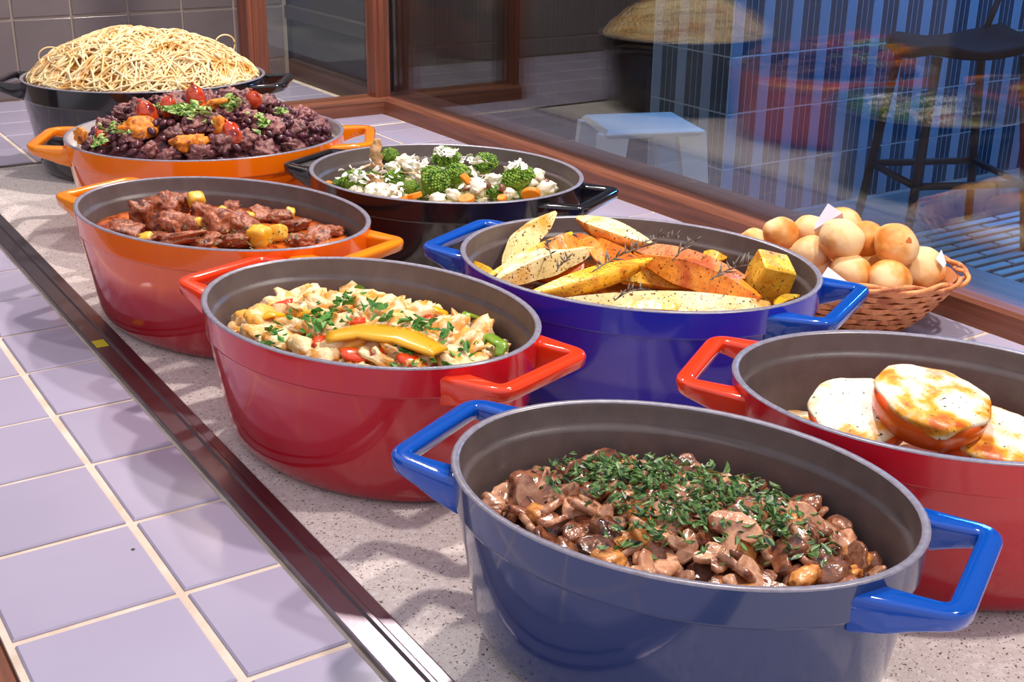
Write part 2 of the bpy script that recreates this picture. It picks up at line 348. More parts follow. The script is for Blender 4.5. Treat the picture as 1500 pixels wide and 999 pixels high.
# bar stools
def bar_stool(loc, rz, label):
    t = tag(empty('bar_stool', loc, rz), label, 'stool')
    wm = M.setdefault('stoolwood', mat('dark_stool', srgb(52, 28, 30), .9, spec=.1)); mm = M.setdefault('stoolmetal', mat('stool_frame', srgb(58, 36, 36), .6))
    H = .68; tops = [(-.15, -.14), (.16, -.14), (.16, .14), (-.15, .14)]; feet = [(-.21, -.2), (.24, -.2), (.24, .2), (-.21, .2)]
    for (tx, ty), (fx, fy) in zip(tops, feet):
        ob('leg', mk('leg', *tube([(tx, ty, H-.02), (fx, fy, .001)], .016, 8)), mm, t)
    lerp = lambda a, b, s: a+(b-a)*s
    rp = [(lerp(f[0], q[0], .36), lerp(f[1], q[1], .36), H*.34) for f, q in zip(feet, tops)]
    for k in range(4): ob('footrest', mk('footrest', *tube([rp[k], rp[(k+1) % 4]], .013, 8)), mm, t)
    rings = []
    for i in range(13):
        u = -.21+.43*i/12; zz = H+.012*math.cos(i/12*PI*2.2)+.03*max(0, (i-9)/3)**2-.02*max(0, (2-i)/2)**2; hw = .20*(1-.35*abs(i/6-1)**4)
        ring = []
        for j in range(9):
            s = -1+2*j/8; ring.append((u, hw*s, zz+.018*s*s))
        ring += [(p[0], p[1]*.98, p[2]-.03) for p in ring[::-1]]
        rings.append(ring)
    ob('seat', mk('seat', *loft(rings, cap0=True, cap1=True)), wm, t)
    for s in (-1, 1): ob('back_post', mk('back_post', *tube([(.16, s*.16, H-.02), (.2, s*.165, H+.1), (.245, s*.165, H+.28)], .011, 8)), mm, t)
    rings = []
    for z in (H+.15, H+.16, H+.30, H+.31):
        e = .004 if z in (H+.15, H+.31) else .011
        ring = [(.225+(z-H-.15)*.25+.03*(1-(s/4)**2)+e, .2*s/4, z) for s in range(-4, 5)]+[(.225+(z-H-.15)*.25+.03*(1-(s/4)**2)-e, .2*s/4, z) for s in range(4, -5, -1)]
        rings.append(ring)
    ob('backrest', mk('backrest', *loft(rings, cap0=True, cap1=True)), wm, t)
    return t
bar_stool((3.66, 2.80, FZ+.0225), math.radians(-24), 'dark bar stool with a curved seat and backrest before the blue tiles')
def white_stool(loc, rz):
    t = tag(empty('low_stool', loc, rz), 'low white moulded stool with wide flat legs beyond the glass', 'stool')
    wm = mat('white_plastic', srgb(214, 216, 222), .3); H = .45
    V, F = chbox(-.17, .17, -.15, .15, H-.03, H, .012, False); s = ob('seat', mk('stool_seat', V, F, False), wm, t); bevel(s, .011, 4)
    for sx in (-1, 1):
        for sy in (-1, 1):
            rings = []
            for k in range(6):
                u = k/5; z = (H-.015)*(1-u); wx = .10*(1-.35*u); wy = .045*(1-.3*u); cx = sx*(.135+.05*u); cy = sy*(.115+.045*u)
                rings.append([(cx-wx/2, cy-wy/2, z), (cx+wx/2, cy-wy/2, z), (cx+wx/2, cy+wy/2, z), (cx-wx/2, cy+wy/2, z)])
            ob('leg', mk('stool_leg', *loft(rings, cap0=True, cap1=True), smooth=False), wm, t)
white_stool((2.68, 3.30, FZ), math.radians(-20))

# ------------------------------------------------------------------ pots
POT = {}
def ellipse(a, b, z, n=72): return [(a*math.cos(2*PI*j/n), b*math.sin(2*PI*j/n), z) for j in range(n)]
def handle(a, b, H, ext, half, side, rnd, zt):
    root = math.sqrt(max(0, 1-(half/b)**2))*a-.0015
    w = .0075
    C0 = [(root, -half), (a+ext-w, -half*.97), (a+ext-w, half*.97), (root, half)]
    path = [Vector((*C0[0], 0))]
    for i in (1, 2):                       # rounded corners
        p0, p1, p2 = Vector((*C0[i-1], 0)), Vector((*C0[i], 0)), Vector((*C0[i+1], 0))
        A = p1+(p0-p1).normalized()*rnd; B = p1+(p2-p1).normalized()*rnd
        for k in range(6):
            t = k/5; path.append(A*(1-t)**2+p1*2*t*(1-t)+B*t*t)
    path.append(Vector((*C0[3], 0)))
    # add samples on the arms
    s1 = path[0].lerp(path[1], .35); s2 = path[0].lerp(path[1], .7); e1 = path[-1].lerp(path[-2], .35); e2 = path[-1].lerp(path[-2], .7)
    mid = path[6].lerp(path[7], .5)
    path = [path[0], s1, s2]+path[1:7]+[mid]+path[7:-1]+[e2, e1, path[-1]]
    rings = []; n = len(path)
    for i, p in enumerate(path):
        t = (path[min(i+1, n-1)]-path[max(i-1, 0)]).normalized(); nn = Vector((t.y, -t.x, 0))
        k = max(0, 1-(p.x-root)/(a+ext-root)); hh = .012+.015*k**1.6; ww = w*(1+.5*k**2); lift = .002*(1-k)
        top = zt+lift; c = .0025
        pr = [(-ww+c, top), (ww-c, top), (ww, top-c), (ww*.85, top-hh+c), (ww*.85-c, top-hh), (-ww*.85+c, top-hh), (-ww*.85, top-hh+c), (-ww, top-c)]
        ring = []
        for u, z in pr:
            X, Y = p.x+nn.x*u, p.y+nn.y*u
            if i in (0, n-1): X = a*math.sqrt(max(0, 1-(Y/b)**2))-(.0028 if z > top-.006 else .0050)
            ring.append((side*X, side*Y, z))
        rings.append(ring)
    return loft(rings, cap0=True, cap1=True)
def pot(key, c, ang, a, b, H, body, hmat, inner, label, ext=.036, half=.052, rnd=.012, part_label=None):
    t = tag(empty('dutch_oven', (c[0], c[1], .0007), math.radians(ang)), label, 'pot', 'oval cast iron pots on the buffet')
    POT[key] = dict(c=c, ang=math.radians(ang), a=a, b=b, H=H)
    def prof(z):                           # outer inset at height z
        k = z/H
        if k > .80: return .0015*(1-(k-.8)/.2)
        return .0032+(.80-k)/.80*.0165
    zs = [0, .0008, .003, .007, .013, .022, .04, .06, .08*H/.1325, .795*H, .80*H, .803*H, .815*H, .88*H, H-.004, H-.0012]
    rings = []
    for z in zs:
        d = prof(z); e = .022-.0 if z < .022 else 0
        if z < .022: d += .014*(1-math.sqrt(max(0, 1-(1-z/.022)**2)))
        rings.append(ellipse(a-d, b-d, z))
    bo = ob('body', mk('pot_body', *loft([ellipse(a*.4, b*.4, 0)]+rings, cap0=True)), body, t)
    r = [ellipse(a, b, H-.0012), ellipse(a-.0005, b-.0005, H-.0003), ellipse(a-.002, b-.002, H), ellipse(a-.0042, b-.0042, H), ellipse(a-.0055, b-.0055, H-.0012)]
    ob('rim', mk('pot_rim', *loft(r)), M['rim'], t)
    ins = [(.0055, H-.0012), (.0062, H-.004), (.0065, H-.016), (.0078, H-.0185), (.0098, H-.0195), (.0105, H-.022), (.013, H*.5), (.019, .03), (.027, .014), (.045, .0095)]
    rr = [ellipse(a-d, b-d, z) for d, z in ins]
    ob('interior', mk('pot_interior', *loft(rr+[ellipse(a*.3, b*.3, .009)], cap1=True)), inner, t)
    for s in (1, -1):
        h = ob('handle', mk('handle', *handle(a, b, H, ext, half, s, rnd, H-.0075)), hmat, t); bevel(h, .0018, 2)
    return t
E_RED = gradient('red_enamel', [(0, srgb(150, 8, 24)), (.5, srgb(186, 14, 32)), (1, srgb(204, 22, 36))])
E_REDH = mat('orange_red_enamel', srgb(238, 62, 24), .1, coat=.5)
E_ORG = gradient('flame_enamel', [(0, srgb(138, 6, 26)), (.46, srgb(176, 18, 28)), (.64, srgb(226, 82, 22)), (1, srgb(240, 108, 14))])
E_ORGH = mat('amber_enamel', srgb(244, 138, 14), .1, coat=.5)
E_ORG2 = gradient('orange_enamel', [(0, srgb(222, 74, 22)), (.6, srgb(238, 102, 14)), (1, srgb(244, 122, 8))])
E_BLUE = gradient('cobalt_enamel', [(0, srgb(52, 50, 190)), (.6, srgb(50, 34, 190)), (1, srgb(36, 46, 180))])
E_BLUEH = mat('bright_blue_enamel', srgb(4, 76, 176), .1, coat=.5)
E_NAVY = gradient('navy_enamel', [(0, srgb(24, 44, 100)), (1, srgb(52, 68, 112))])  # greyer top stop puts the sheen of the tiles into the navy colour
RH_ = .1325
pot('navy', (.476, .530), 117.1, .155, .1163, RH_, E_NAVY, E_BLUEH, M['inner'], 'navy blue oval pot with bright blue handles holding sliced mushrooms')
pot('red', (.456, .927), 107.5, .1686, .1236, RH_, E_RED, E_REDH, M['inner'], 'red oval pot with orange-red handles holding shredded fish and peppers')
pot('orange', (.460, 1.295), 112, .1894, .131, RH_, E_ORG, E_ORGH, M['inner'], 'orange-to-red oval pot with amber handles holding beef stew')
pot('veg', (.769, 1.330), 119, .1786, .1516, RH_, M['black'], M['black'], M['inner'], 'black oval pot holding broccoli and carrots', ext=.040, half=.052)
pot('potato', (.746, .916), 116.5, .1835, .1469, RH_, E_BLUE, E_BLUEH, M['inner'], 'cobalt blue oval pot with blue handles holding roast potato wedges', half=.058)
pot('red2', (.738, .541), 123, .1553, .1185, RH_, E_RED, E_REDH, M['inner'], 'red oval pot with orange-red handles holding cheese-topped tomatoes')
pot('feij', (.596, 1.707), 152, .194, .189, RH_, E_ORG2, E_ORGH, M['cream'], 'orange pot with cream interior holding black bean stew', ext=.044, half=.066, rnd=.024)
pot('pasta', (.632, 2.095), 149, .199, .178, .155, M['black'], M['black'], M['inner'], 'black pot heaped with spaghetti before the tiled wall', ext=.042, half=.058)

def pw(key, u, v, z):                     # pot-local to world
    p = POT[key]; c, s = math.cos(p['ang']), math.sin(p['ang'])
    return Vector((p['c'][0]+u*c-v*s, p['c'][1]+u*s+v*c, z+.0007))
def pl(key, w):
    p = POT[key]; dx, dy = w.x-p['c'][0], w.y-p['c'][1]; c, s = math.cos(p['ang']), math.sin(p['ang'])
    return dx*c+dy*s, -dx*s+dy*c
def inpot(key, w, marg=.012):
    p = POT[key]; u, v = pl(key, w); return (u/(p['a']-marg))**2+(v/(p['b']-marg))**2
def surface(key, name, zf, m, label, cat, marg=.0135, bumps=.004, seed=1, n=26):
    p = POT[key]; rings = []
    for i in range(n):
        k = (i+.5)/n if i else .02
        if i == n-1: k = 1
        ring = []
        for j in range(64):
            th = 2*PI*j/64; u, v = (p['a']-marg)*k*math.cos(th), (p['b']-marg)*k*math.sin(th)
            ring.append((*pw(key, u, v, 0)[:2], zf(u, v)+bumps*mnoise.noise(Vector((u*40, v*40, seed)))*(1-k**6)))
        rings.append(ring)
    skirt = []
    for j in range(64):
        th = 2*PI*j/64; d = .03
        skirt.append(tuple(pw(key, (p['a']-d)*math.cos(th), (p['b']-d)*math.sin(th), .012)))
    V, F = loft(rings+[skirt], cap0=True, cap1=True)
    return tag(ob(name, mk(name, V, F), m), label, cat, None, 'stuff')
def disc_pts(key, n, marg, rmin=.0, tries=4000):
    p = POT[key]; out = []
    for _ in range(tries):
        if len(out) >= n: break
        r = math.sqrt(random.random()); th = random.uniform(0, 2*PI)
        u, v = (p['a']-marg)*r*math.cos(th), (p['b']-marg)*r*math.sin(th)
        if all((u-a)**2+(v-b)**2 > rmin*rmin for a, b in out): out.append((u, v))
    return out
def fit(key, u, v, s):                     # largest radius that stays inside the wall at (u, v)
    p = POT[key]; rho = math.sqrt((u/(p['a']-.014))**2+(v/(p['b']-.014))**2)
    return min(s, max(.0045, (1-rho)*p['b']*.85))
def rrot(tilt=.5): return (random.uniform(-tilt, tilt), random.uniform(-tilt, tilt), random.uniform(0, 2*PI))
def flakes(name, pts, size, m, label, cat, aspect=.45, tilt=.9):
    mb = MB()
    for p in pts:
        L_ = size*random.uniform(.55, 1.4); w = L_*aspect*random.uniform(.6, 1.3)
        R = Matrix.Rotation(random.uniform(0, 2*PI), 3, 'Z') @ Matrix.Rotation(random.uniform(-tilt, tilt), 3, 'X') @ Matrix.Rotation(random.uniform(-tilt, tilt), 3, 'Y')
        cz = random.uniform(-.25, .25)*L_
        V = [(-L_/2, 0, 0), (-L_*.15, -w/2, cz*.6), (L_*.2, -w/2.4, cz), (L_/2, 0, 0), (L_*.2, w/2.4, cz), (-L_*.15, w/2, cz*.6)]
        Vb = [(x*.9, y*.9, z-.0006) for x, y, z in V]
        W = [R @ Vector(v)+p for v in V+Vb]
        mb.add(W, [(0, 1, 2, 3), (0, 3, 4, 5), (9, 8, 7, 6), (11, 10, 9, 6)]+[(i, i+6, (i+1) % 6+6, (i+1) % 6) for i in range(6)])
    return tag(ob(name, mb.mesh(name, False), m), label, cat, None, 'stuff')
def thing(name, me, m, loc, rot, scale, label, cat, group):
    o = ob(name, me, None, None, loc, rot, scale)
    if len(me.materials) == 0: me.materials.append(m)
    return tag(o, label, cat, group)
def variants(name, n, m, **k):
    out = []
    for i in range(n):
        V, F = lump(i+1+len(name), **k); me = mk(name, V, F); me.materials.append(m); out.append(me)
    return out

M['herb'] = mat('chopped_herb', srgb(58, 92, 46), .35, colors=[srgb(112, 148, 80), srgb(34, 62, 44)], scale=160, detail=1)
M['herb2'] = mat('spring_onion', srgb(120, 165, 60), .5, colors=[srgb(190, 205, 130), srgb(70, 130, 50)], scale=120, detail=1)

# ------------------------------------------------------------------ navy pot: mushrooms
def mound(base, h, key, pw_=2):
    p = POT[key]
    return lambda u, v: base+h*max(0, 1-((u/(p['a']-.012))**2+(v/(p['b']-.012))**2)**(pw_/2))
zn = mound(.081, .028, 'navy')
surface('navy', 'mushroom_sauce', lambda u, v: zn(u, v)-.010, mat('mushroom_sauce', srgb(122, 78, 62), .25, colors=[srgb(158, 108, 90), srgb(80, 46, 40)], scale=60, bump=.4, bscale=120), 'brown creamy sauce around the sliced mushrooms', 'sauce', bumps=.006)
mm_ = [mat('mushroom_slice', srgb(170, 112, 80), .2, colors=[srgb(208, 156, 122), srgb(134, 74, 48)], scale=70, var=.22, bump=.3, bscale=200, coat=.3),
       mat('mushroom_edge', srgb(96, 52, 38), .22, colors=[srgb(150, 92, 62), srgb(58, 30, 28)], scale=90, var=.2, bump=.4, bscale=200, coat=.3),
       mat('golden_mushroom', srgb(196, 118, 52), .3, colors=[srgb(220, 150, 80), srgb(150, 78, 40)], scale=80, var=.15, bump=.4, bscale=200)]
def mushroom_slice(seed):
    rnd = random.Random(seed)
    out = []
    for k in range(13):                    # cap arc
        th = PI*(k/12); out.append((math.cos(th)*1.0, .15+math.sin(th)*.75*(1+.1*rnd.uniform(-1, 1))))
    out += [(-.75, -.08), (-.32, -.02), (-.28, -.55), (-.18, -.72), (.18, -.72), (.30, -.5), (.32, -.02), (.75, -.08)]
    bend = rnd.uniform(-.25, .35)
    R = lambda s, z: [(x*s, y*s, z+bend*x*x-.1*bend*y) for x, y in out]
    return loft([R(.90, -.16), R(1, -.06), R(1, .06), R(.90, .16)], cap0=True, cap1=True)
slices = []
for i in range(6):
    me = mk('mushroom_slice', *mushroom_slice(i)); me.polygons.foreach_set('use_smooth', [len(p_.vertices) == 4 for p_ in me.polygons]); me.materials.append(mm_[0] if i < 4 else mm_[1]); slices.append(me)
mcaps = variants('mushroom_chunk', 3, mm_[0], sub=3, amp=.3, freq=1.5, amp2=.1, flat=.6)+variants('dark_mushroom', 2, mm_[1], sub=3, amp=.35, freq=1.6, amp2=.12, flat=.6)+variants('golden_piece', 2, mm_[2], sub=3, amp=.35, freq=1.8, amp2=.15, flat=.6)
for u, v in disc_pts('navy', 125, .026, .014):
    s = fit('navy', u, v, random.uniform(.012, .0185))
    thing('mushroom_slice', random.choice(slices), None, pw('navy', u, v, zn(u, v)+random.uniform(-.002, .006)), rrot(.75), (s, s, s), 'glossy brown mushroom slice in the navy pot', 'mushroom', 'mushroom slices in the navy pot')
for u, v in disc_pts('navy', 75, .02, .015):
    s = fit('navy', u, v, random.uniform(.007, .0125)); me = random.choice(mcaps)
    lab = {'m': 'glossy tan mushroom chunk in the navy pot', 'd': 'dark mushroom chunk in the navy pot', 'g': 'golden mushroom piece in the navy pot'}[me.name[0]]
    thing('mushroom_piece', me, None, pw('navy', u, v, zn(u, v)+random.uniform(-.002, .006)), rrot(.6), (s*1.3, s, s), lab, 'mushroom', 'mushroom pieces in the navy pot')
hp = []
_hc = [(850, 700), (900, 735), (960, 760), (1000, 740), (1060, 760), (1000, 710), (940, 700), (880, 690), (1100, 740), (1130, 780), (1040, 790), (960, 790), (1160, 800)]
for k in range(950):
    q = random.choice(_hc); w = at(q[0]+random.gauss(0, 40), q[1]+random.gauss(0, 18), .105)
    if inpot('navy', w, .03) < 1:
        u, v = pl('navy', w); hp.append(pw('navy', u, v, zn(u, v)+.011+random.uniform(-.002, .005)))
flakes('chopped_herbs', hp, .0078, M['herb'], 'chopped green herbs scattered over the mushrooms', 'herbs')

# ------------------------------------------------------------------ red pot: shredded fish with peppers
zr = mound(.090, .022, 'red')
m_fish = mat('shredded_fish', srgb(236, 200, 140), .4, colors=[srgb(240, 214, 170), srgb(226, 158, 76), srgb(238, 170, 60)], scale=55, var=.12, bump=.8, bscale=160, sss=.1)
surface('red', 'fish_bed', lambda u, v: zr(u, v)-.010, mat('fish_bed', srgb(224, 176, 96), .35, colors=[srgb(238, 204, 140), srgb(206, 140, 60)], scale=60, bump=.6, bscale=120), 'golden broth and rice around the shredded fish', 'stew', bumps=.006)
fl_ = variants('fish_flake', 6, m_fish, sub=3, amp=.5, freq=1.7, amp2=.22, freq2=5, flat=.6)
for u, v in disc_pts('red', 110, .024, .0155):
    s = fit('red', u, v, random.uniform(.010, .019))
    thing('fish_flake', random.choice(fl_), None, pw('red', u, v, zr(u, v)+random.uniform(-.003, .005)), rrot(.7), (s*1.25, s, s*.9), 'pale flaky fish piece in the red pot', 'fish', 'fish pieces in the red pot')
m_yel = mat('yellow_pepper', srgb(238, 172, 6), .25, var=.1, coat=.4); m_redp = mat('red_pepper', srgb(228, 66, 20), .2, var=.15, coat=.4); m_grn = mat('green_pepper', srgb(122, 160, 40), .2, coat=.4)
def strip(pts, w, th, zarch=0):            # flat bent strip along points
    pts = [Vector(p) for p in pts]; n = len(pts); rings = []
    for i, p in enumerate(pts):
        t = (pts[min(i+1, n-1)]-pts[max(i-1, 0)]).normalized(); s = t.cross(Vector((0, 0, 1))).normalized(); up = s.cross(t)
        k = i/(n-1); ww = w*(.55+.45*math.sin(PI*min(1, max(0, k*.9+.05))))
        z = up*th
        rings.append([p-s*ww-z, p-s*ww*.5+z*.4-z, p+s*ww*.5+z*.4-z, p+s*ww-z, p+s*ww+z, p+s*ww*.5+z*1.8, p-s*ww*.5+z*1.8, p-s*ww+z])
    c = sum(pts, Vector())/n
    V, F = loft([[tuple(q-c) for q in r] for r in rings], cap0=True, cap1=True)
    return V, F, c
def pepper(pxs, z, w, m, label, lift=.006):
    pts = [at(x, y, z+lift*math.sin(PI*i/(len(pxs)-1))) for i, (x, y) in enumerate(pxs)]
    fine = []
    for i in range(len(pts)-1):
        for k in range(4): fine.append(pts[i].lerp(pts[i+1], k/4))
    fine.append(pts[-1])
    V, F, c = strip(fine, w, .0011)
    return tag(ob('pepper_strip', mk('pepper_strip', V, F), m, None, c), label, 'pepper', 'pepper strips in the red pot')
pepper([(478, 494), (530, 484), (590, 492), (645, 516)], .122, .0165, m_yel, 'long glossy yellow pepper strip across the shredded fish')
pepper([(372, 470), (395, 460), (420, 462)], .112, .007, m_yel, 'short yellow pepper strip near the rim of the red pot')
pepper([(612, 462), (636, 452), (655, 460)], .112, .007, m_yel, 'short yellow pepper strip beside the green pepper slice')
pepper([(438, 462), (455, 456), (470, 462)], .118, .006, m_yel, 'small yellow pepper strip among the fish flakes')
pepper([(664, 474), (684, 460), (700, 466)], .108, .006, m_grn, 'curved green pepper slice by the back of the red pot', .008)
pepper([(692, 512), (715, 492), (735, 505), (730, 522)], .108, .006, m_grn, 'curled green pepper ring slice at the rim of the red pot', .009)
rbit = variants('red_pepper_piece', 3, m_redp, sub=2, amp=.3, flat=.28, box_=.8)
for (x, y) in [(558, 515), (585, 500), (523, 470), (545, 517), (580, 478), (603, 527), (412, 445), (470, 500), (497, 466), (618, 470), (520, 520)]:
    thing('red_pepper_piece', random.choice(rbit), None, at(x, y, .116), rrot(.4), (.013, .009, .010), 'small red pepper piece in the fish stew', 'pepper', 'red pepper pieces in the red pot')
hp = []
_hc = [(465, 470), (480, 485), (500, 455), (605, 520), (590, 515), (680, 520), (665, 500), (380, 500), (360, 490), (545, 460), (520, 450), (625, 490), (640, 525), (420, 490), (575, 480)]
for k in range(210):
    q = random.choice(_hc); w = at(q[0]+random.gauss(0, 16), q[1]+random.gauss(0, 8), .117)
    if inpot('red', w, .03) < 1:
        u, v = pl('red', w); hp.append(pw('red', u, v, zr(u, v)+.013+random.uniform(-.001, .004)))
flakes('chopped_parsley', hp, .010, mat('parsley', srgb(46, 104, 30), .5, colors=[srgb(90, 150, 50)], scale=120), 'chopped green parsley scattered over the shredded fish', 'herbs', .55)

# ------------------------------------------------------------------ orange pot: beef stew
m_beef = mat('stewed_beef', srgb(124, 58, 38), .38, colors=[srgb(168, 94, 60), srgb(84, 34, 28)], scale=90, detail=6, var=.18, bump=1, bscale=220)
zo = lambda u, v: .100
surface('orange', 'stew_sauce', zo, mat('stew_sauce', srgb(190, 72, 20), .15, colors=[srgb(222, 116, 40), srgb(140, 40, 18)], scale=50, bump=.5, bscale=90, coat=.4), 'glossy orange-red stew sauce around the beef', 'sauce', bumps=.010, seed=5)
bf = variants('beef_chunk', 5, m_beef, sub=4, amp=.35, freq=1.5, amp2=.14, freq2=4.5, box_=.4)
for (x, y, rx, rz_, z) in [(184, 340, 28, 12, .105), (209, 318, 20, 24, .112), (236, 303, 30, 17, .118), (260, 297, 22, 14, .118), (248, 332, 28, 20, .112), (266, 350, 38, 10, .108), (320, 328, 27, 20, .116), (352, 332, 26, 17, .112), (338, 306, 16, 12, .112), (300, 312, 22, 14, .112), (385, 315, 22, 10, .106), (430, 330, 26, 8, .103), (465, 345, 24, 8, .103), (487, 340, 18, 7, .102), (410, 318, 20, 9, .105), (300, 352, 30, 9, .106), (345, 355, 28, 8, .105), (440, 352, 20, 8, .103), (280, 335, 22, 16, .11), (225, 350, 24, 9, .106)]:
    s = 1.42/F_PX
    thing('beef_chunk', random.choice(bf), None, at(x, y, z), rrot(.4), (rx*s, rx*s*.85, max(rz_*s*1.1, .008)), 'browned beef chunk in the orange pot of stew', 'meat', 'beef chunks in the orange pot')
m_pot = mat('yellow_cube', srgb(236, 172, 36), .35, colors=[srgb(244, 196, 80)], scale=50, var=.1, bump=.3)
cb = variants('vegetable_cube', 3, m_pot, sub=3, amp=.12, amp2=.05, box_=.85)
for (x, y, r, z) in [(287, 293, 13, .124), (287, 328, 10, .116), (326, 312, 9, .117), (380, 346, 16, .112), (407, 342, 14, .110), (214, 352, 11, .107), (365, 318, 8, .11), (425, 312, 8, .106)]:
    s = r*1.4/F_PX
    thing('vegetable_cube', random.choice(cb), None, at(x, y, z), rrot(.4), (s*1.05, s, s), 'golden yellow vegetable cube in the beef stew', 'vegetable', 'vegetable cubes in the orange pot')
hp = [at(random.gauss(350, 50), random.gauss(325, 14), .126) for _ in range(170)]
hp = [Vector((w.x, w.y, random.uniform(.108, .118))) for w in hp if inpot('orange', w, .03) < 1]
flakes('dried_herbs', hp, .0042, mat('dried_herb', srgb(150, 150, 90), .6, colors=[srgb(90, 100, 50)], scale=100), 'fine dried herbs sprinkled over the beef stew', 'herbs')

# ------------------------------------------------------------------ orange pot with cream lining: black bean stew
zf = mound(.116, .062, 'feij', 2.2)
m_fm = mat('dark_stew_meat', srgb(112, 56, 58), .5, colors=[srgb(152, 98, 94), srgb(70, 30, 38)], scale=110, detail=6, var=.25, bump=1, bscale=260)
surface('feij', 'bean_stew_bed', lambda u, v: zf(u, v)-.012, mat('bean_bed', srgb(66, 32, 40), .4, colors=[srgb(104, 58, 62), srgb(44, 20, 30)], scale=70, bump=.8, bscale=100), 'dark purple-brown bean stew base in the cream-lined pot', 'stew', bumps=.008, marg=.014)
m_bean = mat('black_bean', srgb(84, 38, 50), .3, var=.4)
V, F = ico(2); bean = mk('black_bean', [(x, y*.66+.14*x*x, z*.6) for x, y, z in V], F); bean.materials.append(m_bean)
fmt = variants('stew_meat', 6, m_fm, sub=4, amp=.5, freq=1.8, amp2=.3, freq2=4.5)
for u, v in disc_pts('feij', 58, .03, .023):
    s = fit('feij', u, v, random.uniform(.011, .018))
    thing('stew_meat', random.choice(fmt), None, pw('feij', u, v, zf(u, v)-.002), rrot(.6), (s*1.2, s, s*.75), 'dark purple-brown meat chunk in the bean stew', 'meat', 'meat chunks in the bean stew')
for u, v in disc_pts('feij', 280, .022, .0075):
    s = random.uniform(.0064, .0082)
    thing('black_bean', bean, None, pw('feij', u, v, zf(u, v)+random.uniform(-.002, .004)), rrot(.6), (s, s, s), 'small glossy black bean in the bean stew', 'bean', 'black beans in the stew')
for (x0, x1, y0, y1, n) in [(385, 470, 168, 205, 20)]:
    for _ in range(n):
        w = at(random.uniform(x0, x1), random.uniform(y0, y1), .15)
        if inpot('feij', w, .03) < .95:
            u, v = pl('feij', w); thing('black_bean', bean, None, pw('feij', u, v, zf(u, v)+.007), rrot(.6), (.0078,)*3, 'small glossy black bean in the bean stew', 'bean', 'black beans in the stew')
def feij_at(x, y, lift=.006):             # hit the mound along the pixel ray
    d = ray(x, y); best = None
    for k in range(400):
        t = (1.2+k*.003)/np.linalg.norm(d); p_ = Vector((d[0]*t, d[1]*t, CAM_Z+d[2]*t))
        if inpot('feij', p_, .014) < 1:
            u, v = pl('feij', p_)
            if p_.z <= zf(u, v)+lift: return p_
    return at(x, y, .15)
m_saus = mat('glazed_sausage', srgb(176, 40, 20), .12, colors=[srgb(208, 76, 30), srgb(120, 18, 16)], scale=60, coat=.6)
def sausage():
    prof = [(0, -1), (.3, -.98), (.62, -.86), (.82, -.6), (.9, -.25), (.92, .1), (.86, .45), (.7, .7), (.45, .86), (.18, .95), (.13, 1.05), (.2, 1.18), (.05, 1.22)]
    return loft([[(r*math.cos(2*PI*j/14), r*math.sin(2*PI*j/14), z) for j in range(14)] for r, z in [(max(r, .01), z) for r, z in prof]], cap0=True, cap1=True)
sm = mk('sausage', *sausage()); sm.materials.append(m_saus)
for (x, y, r) in [(287, 140, 17), (217, 162, 17), (245, 152, 14), (372, 143, 14), (340, 190, 15), (150, 196, 10)]:
    s = r*1.75/F_PX; thing('sausage_piece', sm, None, feij_at(x, y+6, .008), rrot(.5), (s*.92, s*.92, s*1.25), 'glossy red sausage piece on the bean stew', 'sausage', 'sausage pieces on the bean stew')
m_crk = mat('orange_crumb', srgb(218, 108, 14), .6, colors=[srgb(238, 146, 36), srgb(150, 62, 10)], scale=80, bump=1, bscale=140)
ck = variants('pork_piece', 3, m_crk, sub=3, amp=.45, amp2=.25, freq2=6, flat=.7)
for (x, y, rx, ry) in [(203, 188, 28, 18), (312, 154, 25, 10), (278, 210, 28, 16), (118, 198, 11, 14), (325, 188, 16, 20), (370, 146, 14, 9)]:
    s = 1.75/F_PX; thing('fried_pork_piece', random.choice(ck), None, feij_at(x, y, .006), rrot(.3), (rx*s, rx*s*.7, ry*s*1.1), 'crumbly orange fried pork piece on the bean stew', 'meat', 'fried pork pieces on the bean stew')
hp = []
for (x, y, n, r) in [(148, 204, 14, 6), (240, 155, 34, 9), (262, 158, 30, 8), (285, 160, 34, 9), (340, 148, 26, 8), (378, 172, 16, 6), (386, 182, 12, 6), (410, 162, 8, 4), (160, 188, 14, 9), (185, 186, 10, 6), (300, 170, 10, 12)]:
    for _ in range(n):
        p_ = feij_at(random.gauss(x, r), random.gauss(y, r*.6), .014); hp.append(p_)
flakes('chopped_spring_onion', hp, .012, M['herb2'], 'chopped spring onion and coriander on the bean stew', 'herbs', .6)

